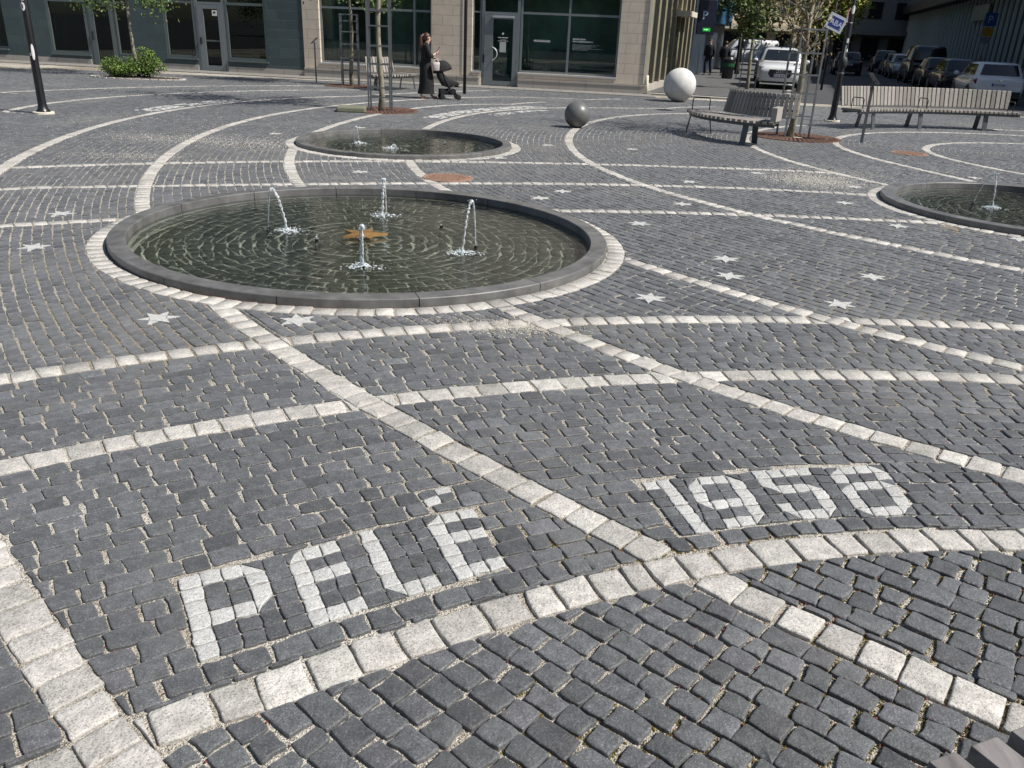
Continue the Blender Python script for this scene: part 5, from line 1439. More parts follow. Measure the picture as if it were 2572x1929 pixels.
# ------------------------------------------------------------------ curved benches
def bench(name, label, c, ri, ro, a0, a1, b0, b1, legs, rback, arms=(), bpitch=.1155, seat_z=.45, back_h=.46):
    """seat of radial slats on an arc round c; backrest of upright slats on radius rback; angles in degrees"""
    t = thing(name, label, 'bench', (c[0], c[1], 0), 0, 'curved wooden benches')
    R = lambda r, a, z: (r * math.cos(a), r * math.sin(a), z)
    mb = MB(); tones = []
    rm = max(ri, ro); n = int(abs(math.radians(a1 - a0)) * rm / 0.1155)
    for k in range(n):
        a = math.radians(a0 + (a1 - a0) * (k + .5) / n); half = abs(math.radians(a1 - a0)) / n * .325
        rs = []
        for r in (ri, ri + .012, ro - .012, ro):
            z1 = seat_z - (.008 if r in (ri, ro) else 0)
            rs.append([R(r, a - half, seat_z - .05), R(r, a + half, seat_z - .05), R(r, a + half, z1), R(r, a - half, z1)])
        mb.rings(rs); tones += [rng.random()] * 16
    o = mb.build('seat', M_wood, t); A = o.data.attributes.new('tone', 'FLOAT', 'POINT'); A.data.foreach_set('value', np.array(tones, np.float32))
    mb = MB(); tones = []
    n = int(abs(math.radians(b1 - b0)) * rback / bpitch); lean = .10 * (1 if rback > ri else -1) * (1 if True else 1)
    for k in range(n):
        a = math.radians(b0 + (b1 - b0) * (k + .5) / n); half = abs(math.radians(b1 - b0)) / n * .375
        zs = [seat_z + .035, seat_z + .05, seat_z + back_h - .012, seat_z + back_h]
        rs = []
        for z in zs:
            f = (z - seat_z) / back_h; r0 = rback + lean * f; e = .018 if z in (zs[1], zs[2]) else .013
            rs.append([R(r0 - e, a - half, z), R(r0 - e, a + half, z), R(r0 + e, a + half, z), R(r0 + e, a - half, z)])
        mb.rings(rs); tones += [rng.random()] * 16
    o = mb.build('backrest', M_wood, t); A = o.data.attributes.new('tone', 'FLOAT', 'POINT'); A.data.foreach_set('value', np.array(tones, np.float32))
    mb = MB()
    for r in (ri + .07, ro - .07) if ri < ro else (ro + .07, ri - .07):
        N = 24; rs = []
        for k in range(N + 1):
            a = math.radians(a0 + (a1 - a0) * k / N); rs.append([R(r - .02, a, seat_z - .105), R(r + .02, a, seat_z - .105), R(r + .02, a, seat_z - .052), R(r - .02, a, seat_z - .052)])
        mb.rings(rs)
    N = 24; rs = []; bo = rback + lean * .3 + (.035 if lean > 0 else -.035)
    for z in (seat_z + .15, seat_z + .36):
        rs = []
        for k in range(N + 1):
            a = math.radians(b0 + (b1 - b0) * k / N); q = bo + lean * (z - seat_z - .15); rs.append([R(q - .008, a, z), R(q + .008, a, z), R(q + .008, a, z + .04), R(q - .008, a, z + .04)])
        mb.rings(rs)
    mb.build('frame', M_steel, t)
    for a in legs:
        a = math.radians(a)
        for r, sp_ in ((min(ri, ro) + .06, -.03), (max(ri, ro) - .06, .03)):
            mb = MB(); tt = Vector((-math.sin(a), math.cos(a), 0)); e = Vector((math.cos(a), math.sin(a), 0))
            top = e * (r - sp_) + Vector((0, 0, seat_z - .106)); bot = e * (r + sp_)
            mb.rings([[q + tt * sx * .055 + e * sy * .012 for sx, sy in ((-1, -1), (1, -1), (1, 1), (-1, 1))] for q in (bot, top)]); mb.build('leg', M_steel, t)
    for a in arms:
        a = math.radians(a); mb = MB(); mb.sm = True; q0 = min(ri, ro) + .12; q1 = max(ri, ro) - .1
        mb.tube([R(q1, a, seat_z), R(q1, a, seat_z + .2), R(q1 - .03, a, seat_z + .235), R(q0 + .03, a, seat_z + .235), R(q0, a, seat_z + .2), R(q0, a, seat_z)], .011, 8); mb.build('armrest', M_black, t)
    return t
# long bench, facing the rings of the circle at right
cR = (11.195, 15.175)
bench('park_bench', 'long curved slatted wooden bench with upright back at the right edge', cR, 5.72, 6.24, 128.3, 82.4, 128.3, 83.4, (122.0, 107.0, 90.0), 6.24, arms=(84.0, 105.5, 126.0))
bench('park_bench', 'short curved wooden bench with raised back and arm hoops, left of the budding tree', (5.42, 17.3), 1.56, 2.12, 166, 244, 192, 254, (171, 229), 1.54, arms=(172,), bpitch=.085)
bench('park_bench', 'small wooden bench with light slats behind the tree by the shop windows', (-5.35, 26.9), 1.45, 1.98, -62, 6, -62, -14, (-52, -2), 1.40, arms=())
mb = MB(); mb.box((0, 0, 0), (0.1, .5, .24)); o = mb.build('wooden_arm', M_wood, bpy.data.objects['park_bench.001']); o.location = (1.84 * math.cos(math.radians(243)), 1.84 * math.sin(math.radians(243)), .57); o.rotation_euler = (0, 0, math.radians(243 + 90)); set_tone(o, 8)
# end of a bench close to the camera: seat slats running away to the right
t = thing('park_bench', 'end of a grey wooden slatted seat in the bottom right corner', 'bench', (0.895, 1.232, 0), 0, None)
ev = Vector((.923, .385, 0)).normalized(); dv = Vector((.47, -.883, 0)).normalized()
mb = MB()
for k in range(-1, 9):
    c0 = ev * (k * .1155) ; w = .036; sk = rng.uniform(-.002, .002)
    def sect(d, z0, z1, ww): return [c0 + dv * d - ev * ww + Vector((0, 0, z0)), c0 + dv * d + ev * ww + Vector((0, 0, z0)), c0 + dv * d + ev * ww + Vector((0, 0, z1)), c0 + dv * d - ev * ww + Vector((0, 0, z1))]
    mb.rings([sect(0, .404, .447, w - .003), sect(.003, .401, .45, w), sect(.497, .401, .45, w), sect(.5, .404, .447, w - .003)])
M_wood2 = mat('grey_weathered_wood', (0.165, 0.156, 0.148), 0.8, var=0.38, scale=16, bump=0.0012, bscale=30, stretch=(1.6, .35, 1.0), tone=(.85, 1.15))
o = mb.build('seat', M_wood2, t, bevel=.004); set_tone(o, 16)
mb = MB()
for d in (.09, .42): mb.bar(ev * -.12 + dv * d + Vector((0, 0, .375)), ev * 1.0 + dv * d + Vector((0, 0, .375)), .05, .045)
mb.build('frame', M_steel, t)
for k in (.12, .85):
    for d in (.10, .41):
        mb = MB(); p0 = ev * k + dv * d; mb.bar(p0, p0 + Vector((0, 0, .352)), .1, .014); mb.build('leg', M_steel, t)
# ------------------------------------------------------------------ cars
M_tyre = mat('tyre', (0.014, 0.014, 0.015), .85, var=.2, scale=30)
M_rimm = mat('alloy', (0.42, 0.43, 0.44), .3, metal=.8)
M_cglass = mat('car_glass', (0.012, 0.016, 0.02), .05, spec=.7)
M_tail = mat('red_tail_lamp', (0.28, 0.012, 0.016), .2, spec=.6)
M_head = mat('clear_head_lamp', (0.42, 0.44, 0.46), .12, spec=.8, metal=.3)
M_plate = mat('plate_white', (0.62, 0.64, 0.68), .5)
M_trim = mat('black_trim', (0.014, 0.015, 0.016), .55)
M_chrome = mat('chrome', (0.6, 0.61, 0.62), .15, metal=1.0)
def paint(name, c, metal=0.2): return mat(name, c, .28, var=.04, scale=2, metal=metal, coat=.8)

def car(label, loc, head, col, kind='hatch', W=1.78, L=4.1, plate='ABC 123', group='cars parked along the street', rings=False):
    """x forward, y left, origin on the ground at the centre; a shaped shell, glazed cabin, wheels, lamps"""
    t = thing({'hatch': 'parked_car', 'suv': 'parked_car', 'wagon': 'parked_car', 'van': 'parked_van'}[kind], label, 'van' if kind == 'van' else 'car', loc, head, group)
    w = W / 2
    P = {'hatch': dict(H=1.44, belt=.93, hood=.86, x=(-.44, -.36, .06, .235), deck=.93, wr=.30), 'suv': dict(H=1.60, belt=1.04, hood=1.0, x=(-.455, -.36, .05, .225), deck=1.04, wr=.345),
         'wagon': dict(H=1.46, belt=.93, hood=.85, x=(-.47, -.39, .05, .225), deck=.95, wr=.315), 'van': dict(H=1.96, belt=1.15, hood=1.12, x=(-.495, -.48, .20, .34), deck=1.15, wr=.33)}[kind]
    zb, zh, H, wr = P['belt'], P['hood'], P['H'], P['wr']
    zs = .24 if kind != 'suv' else .30
    xr0, xr1, xf1, xf0 = [v * L for v in P['x']]
    # stations: x, half width, sill z, shoulder z, centre top z, nose rounding
    st_ = [(-.5, .80, zs + .16, zb - .16, zb - .10), (-.495, .90, zs + .08, zb - .03, zb - .02), (-.47, .965, zs, zb, P['deck'] + .01), (-.38, 1.0, zs - .02, zb + .005, zb + .02), (-.2, 1.0, zs - .02, zb, zb + .02), (.05, 1.0, zs - .02, zb - .015, zb + .02),
           (.22, 1.0, zs - .02, zb - .03, zh + .07), (.34, .99, zs - .01, zh - .06, zh + .03), (.43, .95, zs, zh - .12, zh - .04), (.475, .87, zs + .02, zh - .18, zh - .10), (.497, .74, zs + .1, zh - .26, zh - .20)]
    mb = MB(); mb.sm = True; rs = []
    for (xf, wf, z0, z1, zt) in st_:
        hw = w * wf; x = xf * L; zm = z0 + (z1 - z0) * .45
        half = [(0, z0), (hw * .82, z0), (hw * .95, z0 + .05), (hw * 1.0, zm), (hw * .985, z1 - .07), (hw * .93, z1), (hw * .74, zt - .012 * 1), (hw * .4, zt), (0, zt + .006)]
        rs.append([(x, y, z) for y, z in half] + [(x, -y, z) for y, z in half[-2:0:-1]])
    mb.rings(rs)
    # cabin shell
    def cab(f):   # outline of cabin at height fraction
        z = zb - .05 + (H - zb + .05) * f
        a = xr0 + (xr1 - xr0) * f; b = xf0 + (xf1 - xf0) * f; hw = w * (.93 - .185 * f)
        return a, b, hw, z
    rs = []
    for f in (0, .2, .5, .8, .93, 1.0):
        a, b, hw, z = cab(f); e = .0 if f < .9 else (.05 if f < .97 else .16)
        a += e; b -= e * 1.3; hw -= e * .8; c = .10
        rs.append([(a, hw - c, z), (a + c * .8, hw, z), ((a + b) / 2, hw + .012, z), (b - c * 1.3, hw - .005, z), (b, hw - .16, z), (b + .035, 0, z), (b, -hw + .16, z), (b - c * 1.3, -hw + .005, z), ((a + b) / 2, -hw - .012, z), (a + c * .8, -hw, z), (a, -hw + c, z), (a - .03, 0, z)])
    mb.rings(rs)
    body = mb.build('body', [col], t)
    # glass panes, slightly proud of the shell
    def quad(name, pts, mt, push):
        n = (Vector(pts[1]) - Vector(pts[0])).cross(Vector(pts[3]) - Vector(pts[0])).normalized()
        q = MB(); A = [Vector(p) + n * push for p in pts]; B = [Vector(p) - n * .02 for p in pts]; q.rings([B, A]); return q.build(name, mt, t)
    f0, f1 = .20, .86
    def curvepane(name, front):
        q = MB(); rows = []
        for f in (f0, (f0 + f1) / 2, f1):
            a, b, hw, z = cab(f); row = []
            for k in range(7):
                u = k / 6 * 2 - 1; y = u * (hw - (.13 if front else .12)); bow = .035 * (1 - (y / (hw - .16 if front else hw - .1)) ** 2) if front else .03 * (1 - u * u * .8)
                row.append((b + bow + .012, y, z + .004) if front else (a - bow - .012, y, z + .004))
            rows.append(row)
        q.rings(rows, cap=False, closed=False); q.sm = True; o = q.build(name, M_cglass, t, smooth=True); return o
    curvepane('windshield', True)
    if kind != 'van': curvepane('rear_window', False)
    for sgn_ in (1, -1):
        a0_, b0_, h0_, z0_ = cab(.2); a1_, b1_, h1_, z1_ = cab(.84)
        splits = [(.10, .43), (.47, .84)] if kind != 'van' else [(.72, .94)]
        for (u0, u1) in splits:
            pts = [(a0_ + (b0_ - a0_) * u0, sgn_ * (h0_ + .006), z0_), (a0_ + (b0_ - a0_) * u1, sgn_ * (h0_ + .006), z0_), (a1_ + (b1_ - a1_) * min(u1, .86), sgn_ * (h1_ + .010), z1_), (a1_ + (b1_ - a1_) * max(u0, .14), sgn_ * (h1_ + .010), z1_)]
            if sgn_ > 0: pts = pts[::-1]
            quad('side_window', pts, M_cglass, .012)
    # wheels
    xw = (.305 * L, -.30 * L)
    for x in xw:
        for sgn_ in (1, -1):
            y = sgn_ * (w - .10)
            q = MB(); q.sm = True
            q.rings([[(x + r * math.cos(2 * math.pi * k / 28), y + sgn_ * d, wr + r * math.sin(2 * math.pi * k / 28)) for k in range(28)] for r, d in ((wr * .66, -.09), (wr * .97, -.09), (wr, -.06), (wr, .06), (wr * .95, .095), (wr * .66, .095))])
            wo = q.build('wheel', M_tyre, t)
            q = MB(); q.rings([[(x + r * math.cos(2 * math.pi * k / 20), y + sgn_ * d, wr + r * math.sin(2 * math.pi * k / 20)) for k in range(20)] for r, d in ((wr * .66, .097), (wr * .6, .085), (.04, .09))])
            for k in range(5):
                an = k * 2 * math.pi / 5; q.bar((x + .04 * math.cos(an), y + sgn_ * .1, wr + .04 * math.sin(an)), (x + wr * .62 * math.cos(an), y + sgn_ * .1, wr + wr * .62 * math.sin(an)), .05, .02, (0, 1, 0))
            q.build('rim', M_rimm, wo)
            q = MB(); q.rings([[(x + (wr + .055) * math.cos(math.pi * k / 14 - .0), w * sgn_ * (1.002 if d else .8), wr + (wr + .055) * math.sin(math.pi * k / 14)) for k in range(15)] for d in (0, 1)], cap=True, closed=True); q.build('wheel_arch', M_trim, t)
    # front and rear details
    for sgn_ in (1, -1):
        q = MB(); q.sm = True; xl = .462 * L; q.rings([[(xl + dx, sgn_ * yy_, zz) for yy_, zz in ((w * .50, zh - .22), (w * .62, zh - .115), (w * .9, zh - .10), (w * .885, zh - .2), (w * .62, zh - .255))] for dx in (-.1, .055)]); q.build('headlight', M_head, t)
        q = MB(); q.sm = True; xl = -.478 * L; zt = zb - .02 if kind != 'van' else zb + .1
        q.rings([[(xl + dx, sgn_ * yy_, zz) for yy_, zz in ((w * .46, zt - .16), (w * .50, zt - .09), (w * .93, zt - .035), (w * .985, zt - .11), (w * .93, zt - .21), (w * .62, zt - .215))] for dx in (.16, -.065)]); q.build('taillight', M_tail, t)
        q = MB(); q.sm = True; q.ball((xf0 - .25, sgn_ * (w + .10), zb + .06), .1, 10, 8, (.55, 1.0, .75)); q.bar((xf0 - .22, sgn_ * (w - .05), zb + .02), (xf0 - .25, sgn_ * (w + .08), zb + .04), .05, .03); q.build('mirror', col, t)
    xg = .487 * L
    q = MB(); q.rings([[(xg + dx, y, z) for y, z in ((-.36, zh - .50), (.36, zh - .50), (.46, zh - .36), (.42, zh - .20), (-.42, zh - .20), (-.46, zh - .36))] for dx in (-.05, .045 if kind != 'hatch' else .035)]); g = q.build('grille', M_trim, t)
    if rings:
        q = MB(); q.sm = True
        for k in range(4):
            cy_ = -.105 + k * .07; q.tube([(xg + .062, cy_ + .047 * math.cos(a), zh - .275 + .047 * math.sin(a)) for a in np.linspace(0, 2 * math.pi, 17)], .0075, 6, False)
        q.build('badge', M_chrome, g)
    for sgn_ in (1, -1):
        q = MB(); q.rings([[(.462 * L + dx, sgn_ * yy_, zz) for yy_, zz in ((w * .56, zs + .09), (w * .60, zs + .22), (w * .84, zs + .20), (w * .88, zs + .13), (w * .8, zs + .08))] for dx in (-.1, .055)]); q.build('air_intake', M_trim, t)
    q = MB(); q.box((.478 * L, 0, zs + .02), (.1, W * .74, .06)); q.build('front_lip', M_trim, t)
    def plateobj(x, z, face):
        q = MB(); q.box((x, 0, z), (.02, .52, .115)); po = q.build('number_plate', M_plate, t)
        text_mesh(plate, .10, 'plate_lettering', M_black, po, lambda a, b, c: Vector((x + face * .0115, face * (a - .22), z - .036 + b)), bold=.002)
        q = MB(); q.box((x + face * .002, face * -.24, z), (.02, .04, .113)); q.build('plate_band', mat('plate_blue_%d' % len(MATS), (.01, .04, .25), .5), po)
    plateobj(.500 * L + .03, zh - .40 if kind != 'suv' else zh - .42, 1); plateobj(-.5 * L - .012, zb - .25, -1)
    q = MB(); q.box((-.496 * L, 0, zs + .14), (.06, W * .84, .18)); q.build('rear_bumper', M_trim if kind != 'suv' else col, t)
    q = MB(); q.rings([[(-.501 * L - .003, y, z) for y, z in ((-.05, zb - .12), (.05, zb - .12), (.05, zb - .08), (-.05, zb - .08))], [(-.501 * L - .02, y, z) for y, z in ((-.05, zb - .12), (.05, zb - .12), (.05, zb - .08), (-.05, zb - .08))]]); q.build('emblem', M_chrome, t)
    return t
UA = math.atan2(U.y, U.x)
def along(p, k, n=0): q = Vector((p[0], p[1], 0)) + U * k + NR * n; return (q.x, q.y, 0)
W_ = paint('white_paint', (0.70, 0.71, 0.71), 0); SV = paint('silver_paint', (0.30, 0.31, 0.32), .5); BK = paint('black_car_paint', (0.010, 0.010, 0.013)); NV = paint('navy_paint', (0.012, 0.018, 0.04)); BL = paint('blue_paint', (0.02, 0.06, 0.17)); GY = paint('dark_grey_paint', (0.035, 0.037, 0.04))
SUV = (10.62, 36.9)
car('white sport utility car with ringed grille badge facing the square', (*SUV, 0), UA + math.pi + .03, W_, 'suv', 1.84, 4.4, 'TUH 83A', rings=True)
car('blue car standing behind the white sport utility car', along(SUV, 6.2, -.25), UA + math.pi, BL, 'suv', 1.84, 4.4, 'KLD 416')
HB_ = (17.75, 33.9)
car('white hatchback with red tail lamps parked behind the long bench', (*HB_, 0), UA + .04, W_, 'hatch', 1.76, 4.0, 'OTU 508')
car('black estate car parked just ahead of the white hatchback', along(HB_, 5.9, -.15), UA, BK, 'wagon', 1.82, 4.6, 'RPX 274')
car('black hatchback with lit red lamp corner, third in the row at right', along(HB_, 11.6, -.1), UA, BK, 'hatch', 1.80, 4.3, 'MGE 931')
car('black van standing tall in the row of parked cars', along(HB_, 17.6, -.1), UA, BK, 'van', 1.95, 5.0, 'WBN 605')
car('silver car in the shade ahead of the black van', along(HB_, 24.2, -.35), UA + math.pi, SV, 'hatch', 1.78, 4.2, 'HJS 127')
car('dark grey car ahead of the silver car in the row', along(HB_, 30.2, -.2), UA, GY, 'wagon', 1.82, 4.6, 'DFA 388')
car('black car far up the row, beside the lamp post with stickers', along(HB_, 37, -.4), UA, NV, 'suv', 1.82, 4.5, 'UOC 759')
car('dark car driving far up the street in the middle of the road', along(SUV, 25, 4.0), UA, BK, 'hatch', 1.8, 4.3, 'PTK 540')
car('white van far away across the end of the street', (18.3, 74, 0), UA + 1.9, W_, 'van', 1.95, 5.0, 'ZRM 862')

# ------------------------------------------------------------------ traffic signs and bins down the street
t = thing('traffic_sign', 'blue parking sign with yellow panel on a post before the glass building', 'sign', along(HB_, 13, 2.0))
mb = MB(); mb.sm = True; mb.tube([(0, 0, 0), (0, 0, 3.6)], .035, 8); mb.build('post', M_galv, t)
mb = MB(); mb.box((0, -.05, 3.3), (.62, .02, .62)); mb.build('parking_plate', mat('sign_blue', (.02, .07, .22), .5), t, bevel=.005)
text_mesh('P', .52, 'letter', mat('sign_letter', (.35, .42, .5), .5), t, lambda x, y, z: Vector((-.16 + x, -.062, 3.12 + y)))
mb = MB(); mb.box((0, -.05, 2.72), (.5, .02, .42)); mb.build('yellow_panel', mat('sign_yellow', (.38, .22, .02), .5), t)
mb = MB(); mb.box((0, -.05, 2.32), (.45, .02, .3)); mb.build('text_panel', mat('sign_grey', (.22, .23, .25), .5), t)
t = thing('no_entry_sign', 'small round red no entry sign among the street trees', 'sign', (10.9, 45.5, 0))
mb = MB(); mb.sm = True; mb.tube([(0, 0, 0), (0, 0, 2.9)], .03, 8); mb.build('post', M_galv, t)
mb = MB(); mb.rings([[(.2 * math.cos(2 * math.pi * k / 24), d, 2.7 + .2 * math.sin(2 * math.pi * k / 24)) for k in range(24)] for d in (-.04, -.055)]); mb.build('disc', mat('sign_red', (.22, .015, .02), .5), t)
mb = MB(); mb.box((0, -.058, 2.7), (.28, .006, .07)); mb.build('bar', mat('sign_bar', (.5, .42, .42), .5), t)
t = thing('litter_bin', 'dark litter bin standing on the street pavement', 'bin', (9.9, 43.2, 0))
mb = MB(); mb.lathe((0, 0, 0), [(.2, .05), (.27, .1), (.3, .95), (.22, 1.05), (.1, 1.06)], 18); mb.build('drum', M_black, t)
mb = MB(); mb.lathe((0, 0, 0), [(.302, .6), (.304, .61), (.304, .75), (.302, .76)], 18, cap=False); mb.build('green_band', mat('bin_green', (.01, .08, .03), .5), t)
# ------------------------------------------------------------------ people
M_skin = mat('skin', (0.52, 0.33, 0.25), .55, var=.08, scale=12)
M_cloth = mat('black_cloth', (0.011, 0.011, 0.012), .85, var=.3, scale=9, bump=.004, bscale=14)
M_hair = mat('auburn_hair', (0.055, 0.022, 0.012), .5, var=.5, scale=30, stretch=(1, 1, .15))

def body(parent, J, hands):
    """one continuous skinned figure; J: joints, x forward, y to the left, z up"""
    V = []; E = []; R = []
    def v(p, r, link_=None):
        V.append(Vector(p)); R.append(r)
        if link_ is not None: E.append((link_, len(V) - 1))
        return len(V) - 1
    pel = v(J['pelvis'], (.13, .11)); sp_ = v(J['waist'], (.115, .09), pel); ch = v(J['chest'], (.135, .10), sp_); nk = v(J['neck'], (.052, .05), ch)
    hb = v(J['jaw'], (.058, .062), nk); hd = v(J['head'], (.078, .088), hb); v(J['crown'], (.055, .06), hd)
    f = (Vector(J['face']) - Vector(J['head'])).normalized()
    v(Vector(J['head']) + f * .105 + Vector((0, 0, -.02)), (.012, .012), hd)           # nose
    v(Vector(J['jaw']) + f * .06, (.026, .026), hb)                                     # chin
    side = f.cross(Vector((0, 0, 1))).normalized()
    for s in (1, -1): v(Vector(J['head']) + side * .088 * s + Vector((0, 0, -.015)), (.013, .02), hd)   # ears
    for s in ('L', 'R'):
        sh = v(J['shoulder' + s], (.055, .055), ch); el = v(J['elbow' + s], (.04, .04), sh); wr = v(J['wrist' + s], (.026, .026), el)
        d = (Vector(J['hand' + s]) - Vector(J['wrist' + s])).normalized(); pm = v(Vector(J['wrist' + s]) + d * .05, (.034, .018), wr)
        kn = Vector(J['wrist' + s]) + d * .095; across = d.cross(Vector((0, 0, 1))); across = across.normalized() if across.length > .1 else Vector((0, 1, 0))
        curl = Vector(hands.get(s, (0, 0, -1))).normalized()
        for k, L in enumerate((.072, .08, .075, .058)):
            b = kn + across * (k - 1.5) * .019
            a1 = v(b, (.0095, .0095), pm); a2 = v(b + d * L * .5 + curl * .012, (.0085, .0085), a1); v(b + d * L * .75 + curl * L * .55, (.007, .007), a2)
        a1 = v(Vector(J['wrist' + s]) + d * .035 + across * .042, (.011, .011), pm); v(Vector(J['wrist' + s]) + d * .075 + across * .052 + curl * .02, (.009, .009), a1)
        hp = v(J['hip' + s], (.085, .085), pel); ke = v(J['knee' + s], (.055, .055), hp); an = v(J['ankle' + s], (.036, .036), ke)
        he = Vector(J['ankle' + s]); t_ = Vector(J['toe' + s]); m = v(he.lerp(t_, .5) + Vector((0, 0, -.018)), (.034, .026), an); v(t_, (.026, .018), m)
    me = bpy.data.meshes.new('body'); me.from_pydata(V, E, []); me.materials.append(M_skin)
    o = bpy.data.objects.new('body', me); link(o, parent)
    sk = o.modifiers.new('skin', 'SKIN'); sk.use_smooth_shade = True
    if not me.skin_vertices: me.attributes.new('skin', 'FLOAT', 'POINT')
    for i, r in enumerate(R):
        me.skin_vertices[0].data[i].radius = r; me.skin_vertices[0].data[i].use_root = (i == 0)
    su = o.modifiers.new('subdivision', 'SUBSURF'); su.levels = 1; su.render_levels = 2
    return o
def ell(c, a, b, n=18, rot=0.0, wob=0.0, ph=0.0):
    return [(c[0] + (a + wob * math.sin(k * 3.1 + ph)) * math.cos(2 * math.pi * k / n + rot), c[1] + (b + wob * math.cos(k * 2.3 + ph)) * math.sin(2 * math.pi * k / n + rot), c[2]) for k in range(n)]
def limb(mb, pts, rad, n=12): mb.tube(pts, rad, n, cap=True)

def J_base(dx=0):
    return dict(pelvis=(0, 0, .90), waist=(.0, 0, 1.05), chest=(.0, 0, 1.22), neck=(.015, 0, 1.385), jaw=(.045, 0, 1.455), head=(.03, 0, 1.525), crown=(.02, 0, 1.585), face=(1, 0, 1.50),
                shoulderL=(0, .17, 1.325), shoulderR=(0, -.17, 1.325), hipL=(0, .085, .84), hipR=(0, -.085, .84))
w = thing('person', 'woman in black with a long ponytail, looking at a phone behind a stroller', 'person', (-2.66, 23.3, 0), math.radians(14))
J = J_base(); J.update(face=(1, -.12, 1.33), elbowR=(.09, -.225, 1.06), wristR=(.225, -.14, 1.13), handR=(.30, -.10, 1.19), elbowL=(.06, .22, 1.07), wristL=(.24, .17, 1.02), handL=(.33, .16, 1.01),
    kneeR=(-.06, -.085, .47), ankleR=(-.15, -.085, .085), toeR=(-.02, -.09, .03), kneeL=(.12, .085, .48), ankleL=(.16, .085, .075), toeL=(.32, .09, .03), jaw=(.055, -.005, 1.45), head=(.045, 0, 1.52))
body(w, J, {'R': (-.3, .5, .4), 'L': (-.2, 0, -1)})
mb = MB(); mb.sm = True
mb.rings([ell((0, 0, .93), .135, .185, wob=.004), ell((0, 0, 1.02), .125, .165, wob=.006, ph=1), ell((0, 0, 1.12), .125, .17, wob=.004, ph=2), ell((-.005, 0, 1.22), .135, .19), ell((-.005, 0, 1.31), .115, .195), ell((0, 0, 1.36), .085, .15), ell((.008, 0, 1.395), .062, .075), ell((.012, 0, 1.41), .058, .062)])
for s, y in (('R', -1), ('L', 1)):
    limb(mb, [(0, y * .15, 1.34), Vector(J['shoulder' + s]), Vector(J['shoulder' + s]).lerp(Vector(J['elbow' + s]), .55), Vector(J['elbow' + s]), Vector(J['elbow' + s]).lerp(Vector(J['wrist' + s]), .42)], [.06, .072, .064, .060, .056])
mb.build('top', M_cloth, w)
mb = MB(); mb.sm = True
mb.rings([ell((0, 0, 1.0), .122, .165), ell((0, 0, .92), .150, .185, wob=.003), ell((-.01, 0, .82), .165, .19, wob=.004), ell((.005, 0, .66), .170, .195, wob=.006, ph=1), ell((.015, 0, .50), .185, .20, wob=.008, ph=2), ell((.015, 0, .34), .20, .20, wob=.010, ph=3), ell((.01, 0, .2), .215, .185, wob=.014, ph=4), ell((.01, 0, .125), .225, .19, wob=.016, ph=5)], cap=False)
mb.build('long_skirt', M_cloth, w, smooth=True)
mb = MB(); mb.sm = True
mb.ball((.015, 0, 1.545), .102, 18, 12, (1.02, .92, .96)); mb.ball((-.03, 0, 1.50), .085, 14, 10, (.9, .95, 1.0))
mb.tube([(-.075, 0, 1.57), (-.125, -.01, 1.55), (-.14, -.02, 1.46), (-.135, -.03, 1.34), (-.13, -.03, 1.22), (-.125, -.03, 1.13)], [.03, .04, .048, .05, .04, .012], 12)
h = mb.build('hair', M_hair, w)
mb = MB(); mb.sm = True; mb.tube([(-.085 + .012 * math.cos(a), .034 * math.sin(a), 1.567 + .034 * math.cos(a)) for a in np.linspace(0, 6.28, 13)], .008, 6); mb.build('hair_tie', mat('pale_hair_tie', (.5, .4, .38), .6), h)
mb = MB(); mb.sm = True
for s in (1, -1): mb.ball((.127, s * .032 - .008, 1.512), .011, 8, 6)
mb.build('eyes', mat('dark_eyes', (.03, .02, .015), .3), w)
mb = MB(); mb.sm = True; mb.tube([(.118, -.028, 1.447), (.128, -.006, 1.447), (.118, .018, 1.447)], [.004, .007, .004], 6); mb.build('mouth', mat('lips', (.30, .12, .10), .5), w)
mb = MB(); mb.sm = True
for s in ('R', 'L'):
    a = Vector(J['ankle' + s]); tq = Vector(J['toe' + s]); m = (a + tq) / 2; mb.ball((m.x - .005, m.y, .012 if s == 'L' else .016), .13, 14, 6, (1.0, .36, .11))
    mb.tube([(m.x + .05, m.y - .04, .02), (m.x + .05, m.y, .062), (m.x + .05, m.y + .04, .02)], .008, 6)
mb.build('sandals', mat('tan_sandal', (.30, .17, .11), .6), w)
# phone in her right hand
mb = MB(); mb.box((0, 0, 0), (.075, .009, .15)); ph_ = mb.build('phone', M_black, bevel=.004)
Mw = Matrix.Translation((-2.66, 23.3, 0)) @ Matrix.Rotation(math.radians(14), 4, 'Z')
ph_.matrix_world = Mw @ Matrix.Translation((.31, -.105, 1.245)) @ Matrix.Rotation(math.radians(35), 4, 'Y') @ Matrix.Rotation(math.radians(75), 4, 'Z')
tag(ph_, "dark phone held up in the hand of the woman with the stroller", 'phone')

# stroller
s_ = thing('stroller', 'black folding stroller with hood, pushed by the woman in black', 'stroller', (-2.66, 23.3, 0), math.radians(14))
def pair(fn, name, mt):
    for y in (-1, 1):
        mb = MB(); mb.sm = True; fn(mb, y); mb.build(name, mt, s_)
M_sfr = mat('stroller_frame', (.03, .032, .036), .4, metal=.3)
pair(lambda mb, y: mb.tube([(.27, .20 * y, 1.0), (.36, .2 * y, .86), (.50, .2 * y, .50), (.60, .2 * y, .32), (.86, .19 * y, .10)], .013, 8), 'side_tube', M_sfr)
pair(lambda mb, y: mb.tube([(.40, .2 * y, .09), (.50, .2 * y, .16), (.74, .2 * y, .36)], .012, 8), 'rear_tube', M_sfr)
mb = MB(); mb.sm = True; mb.tube([(.27, -.2, 1.0), (.255, -.1, 1.015), (.255, .1, 1.015), (.27, .2, 1.0)], .016, 8); mb.build('push_bar', M_rubber, s_)
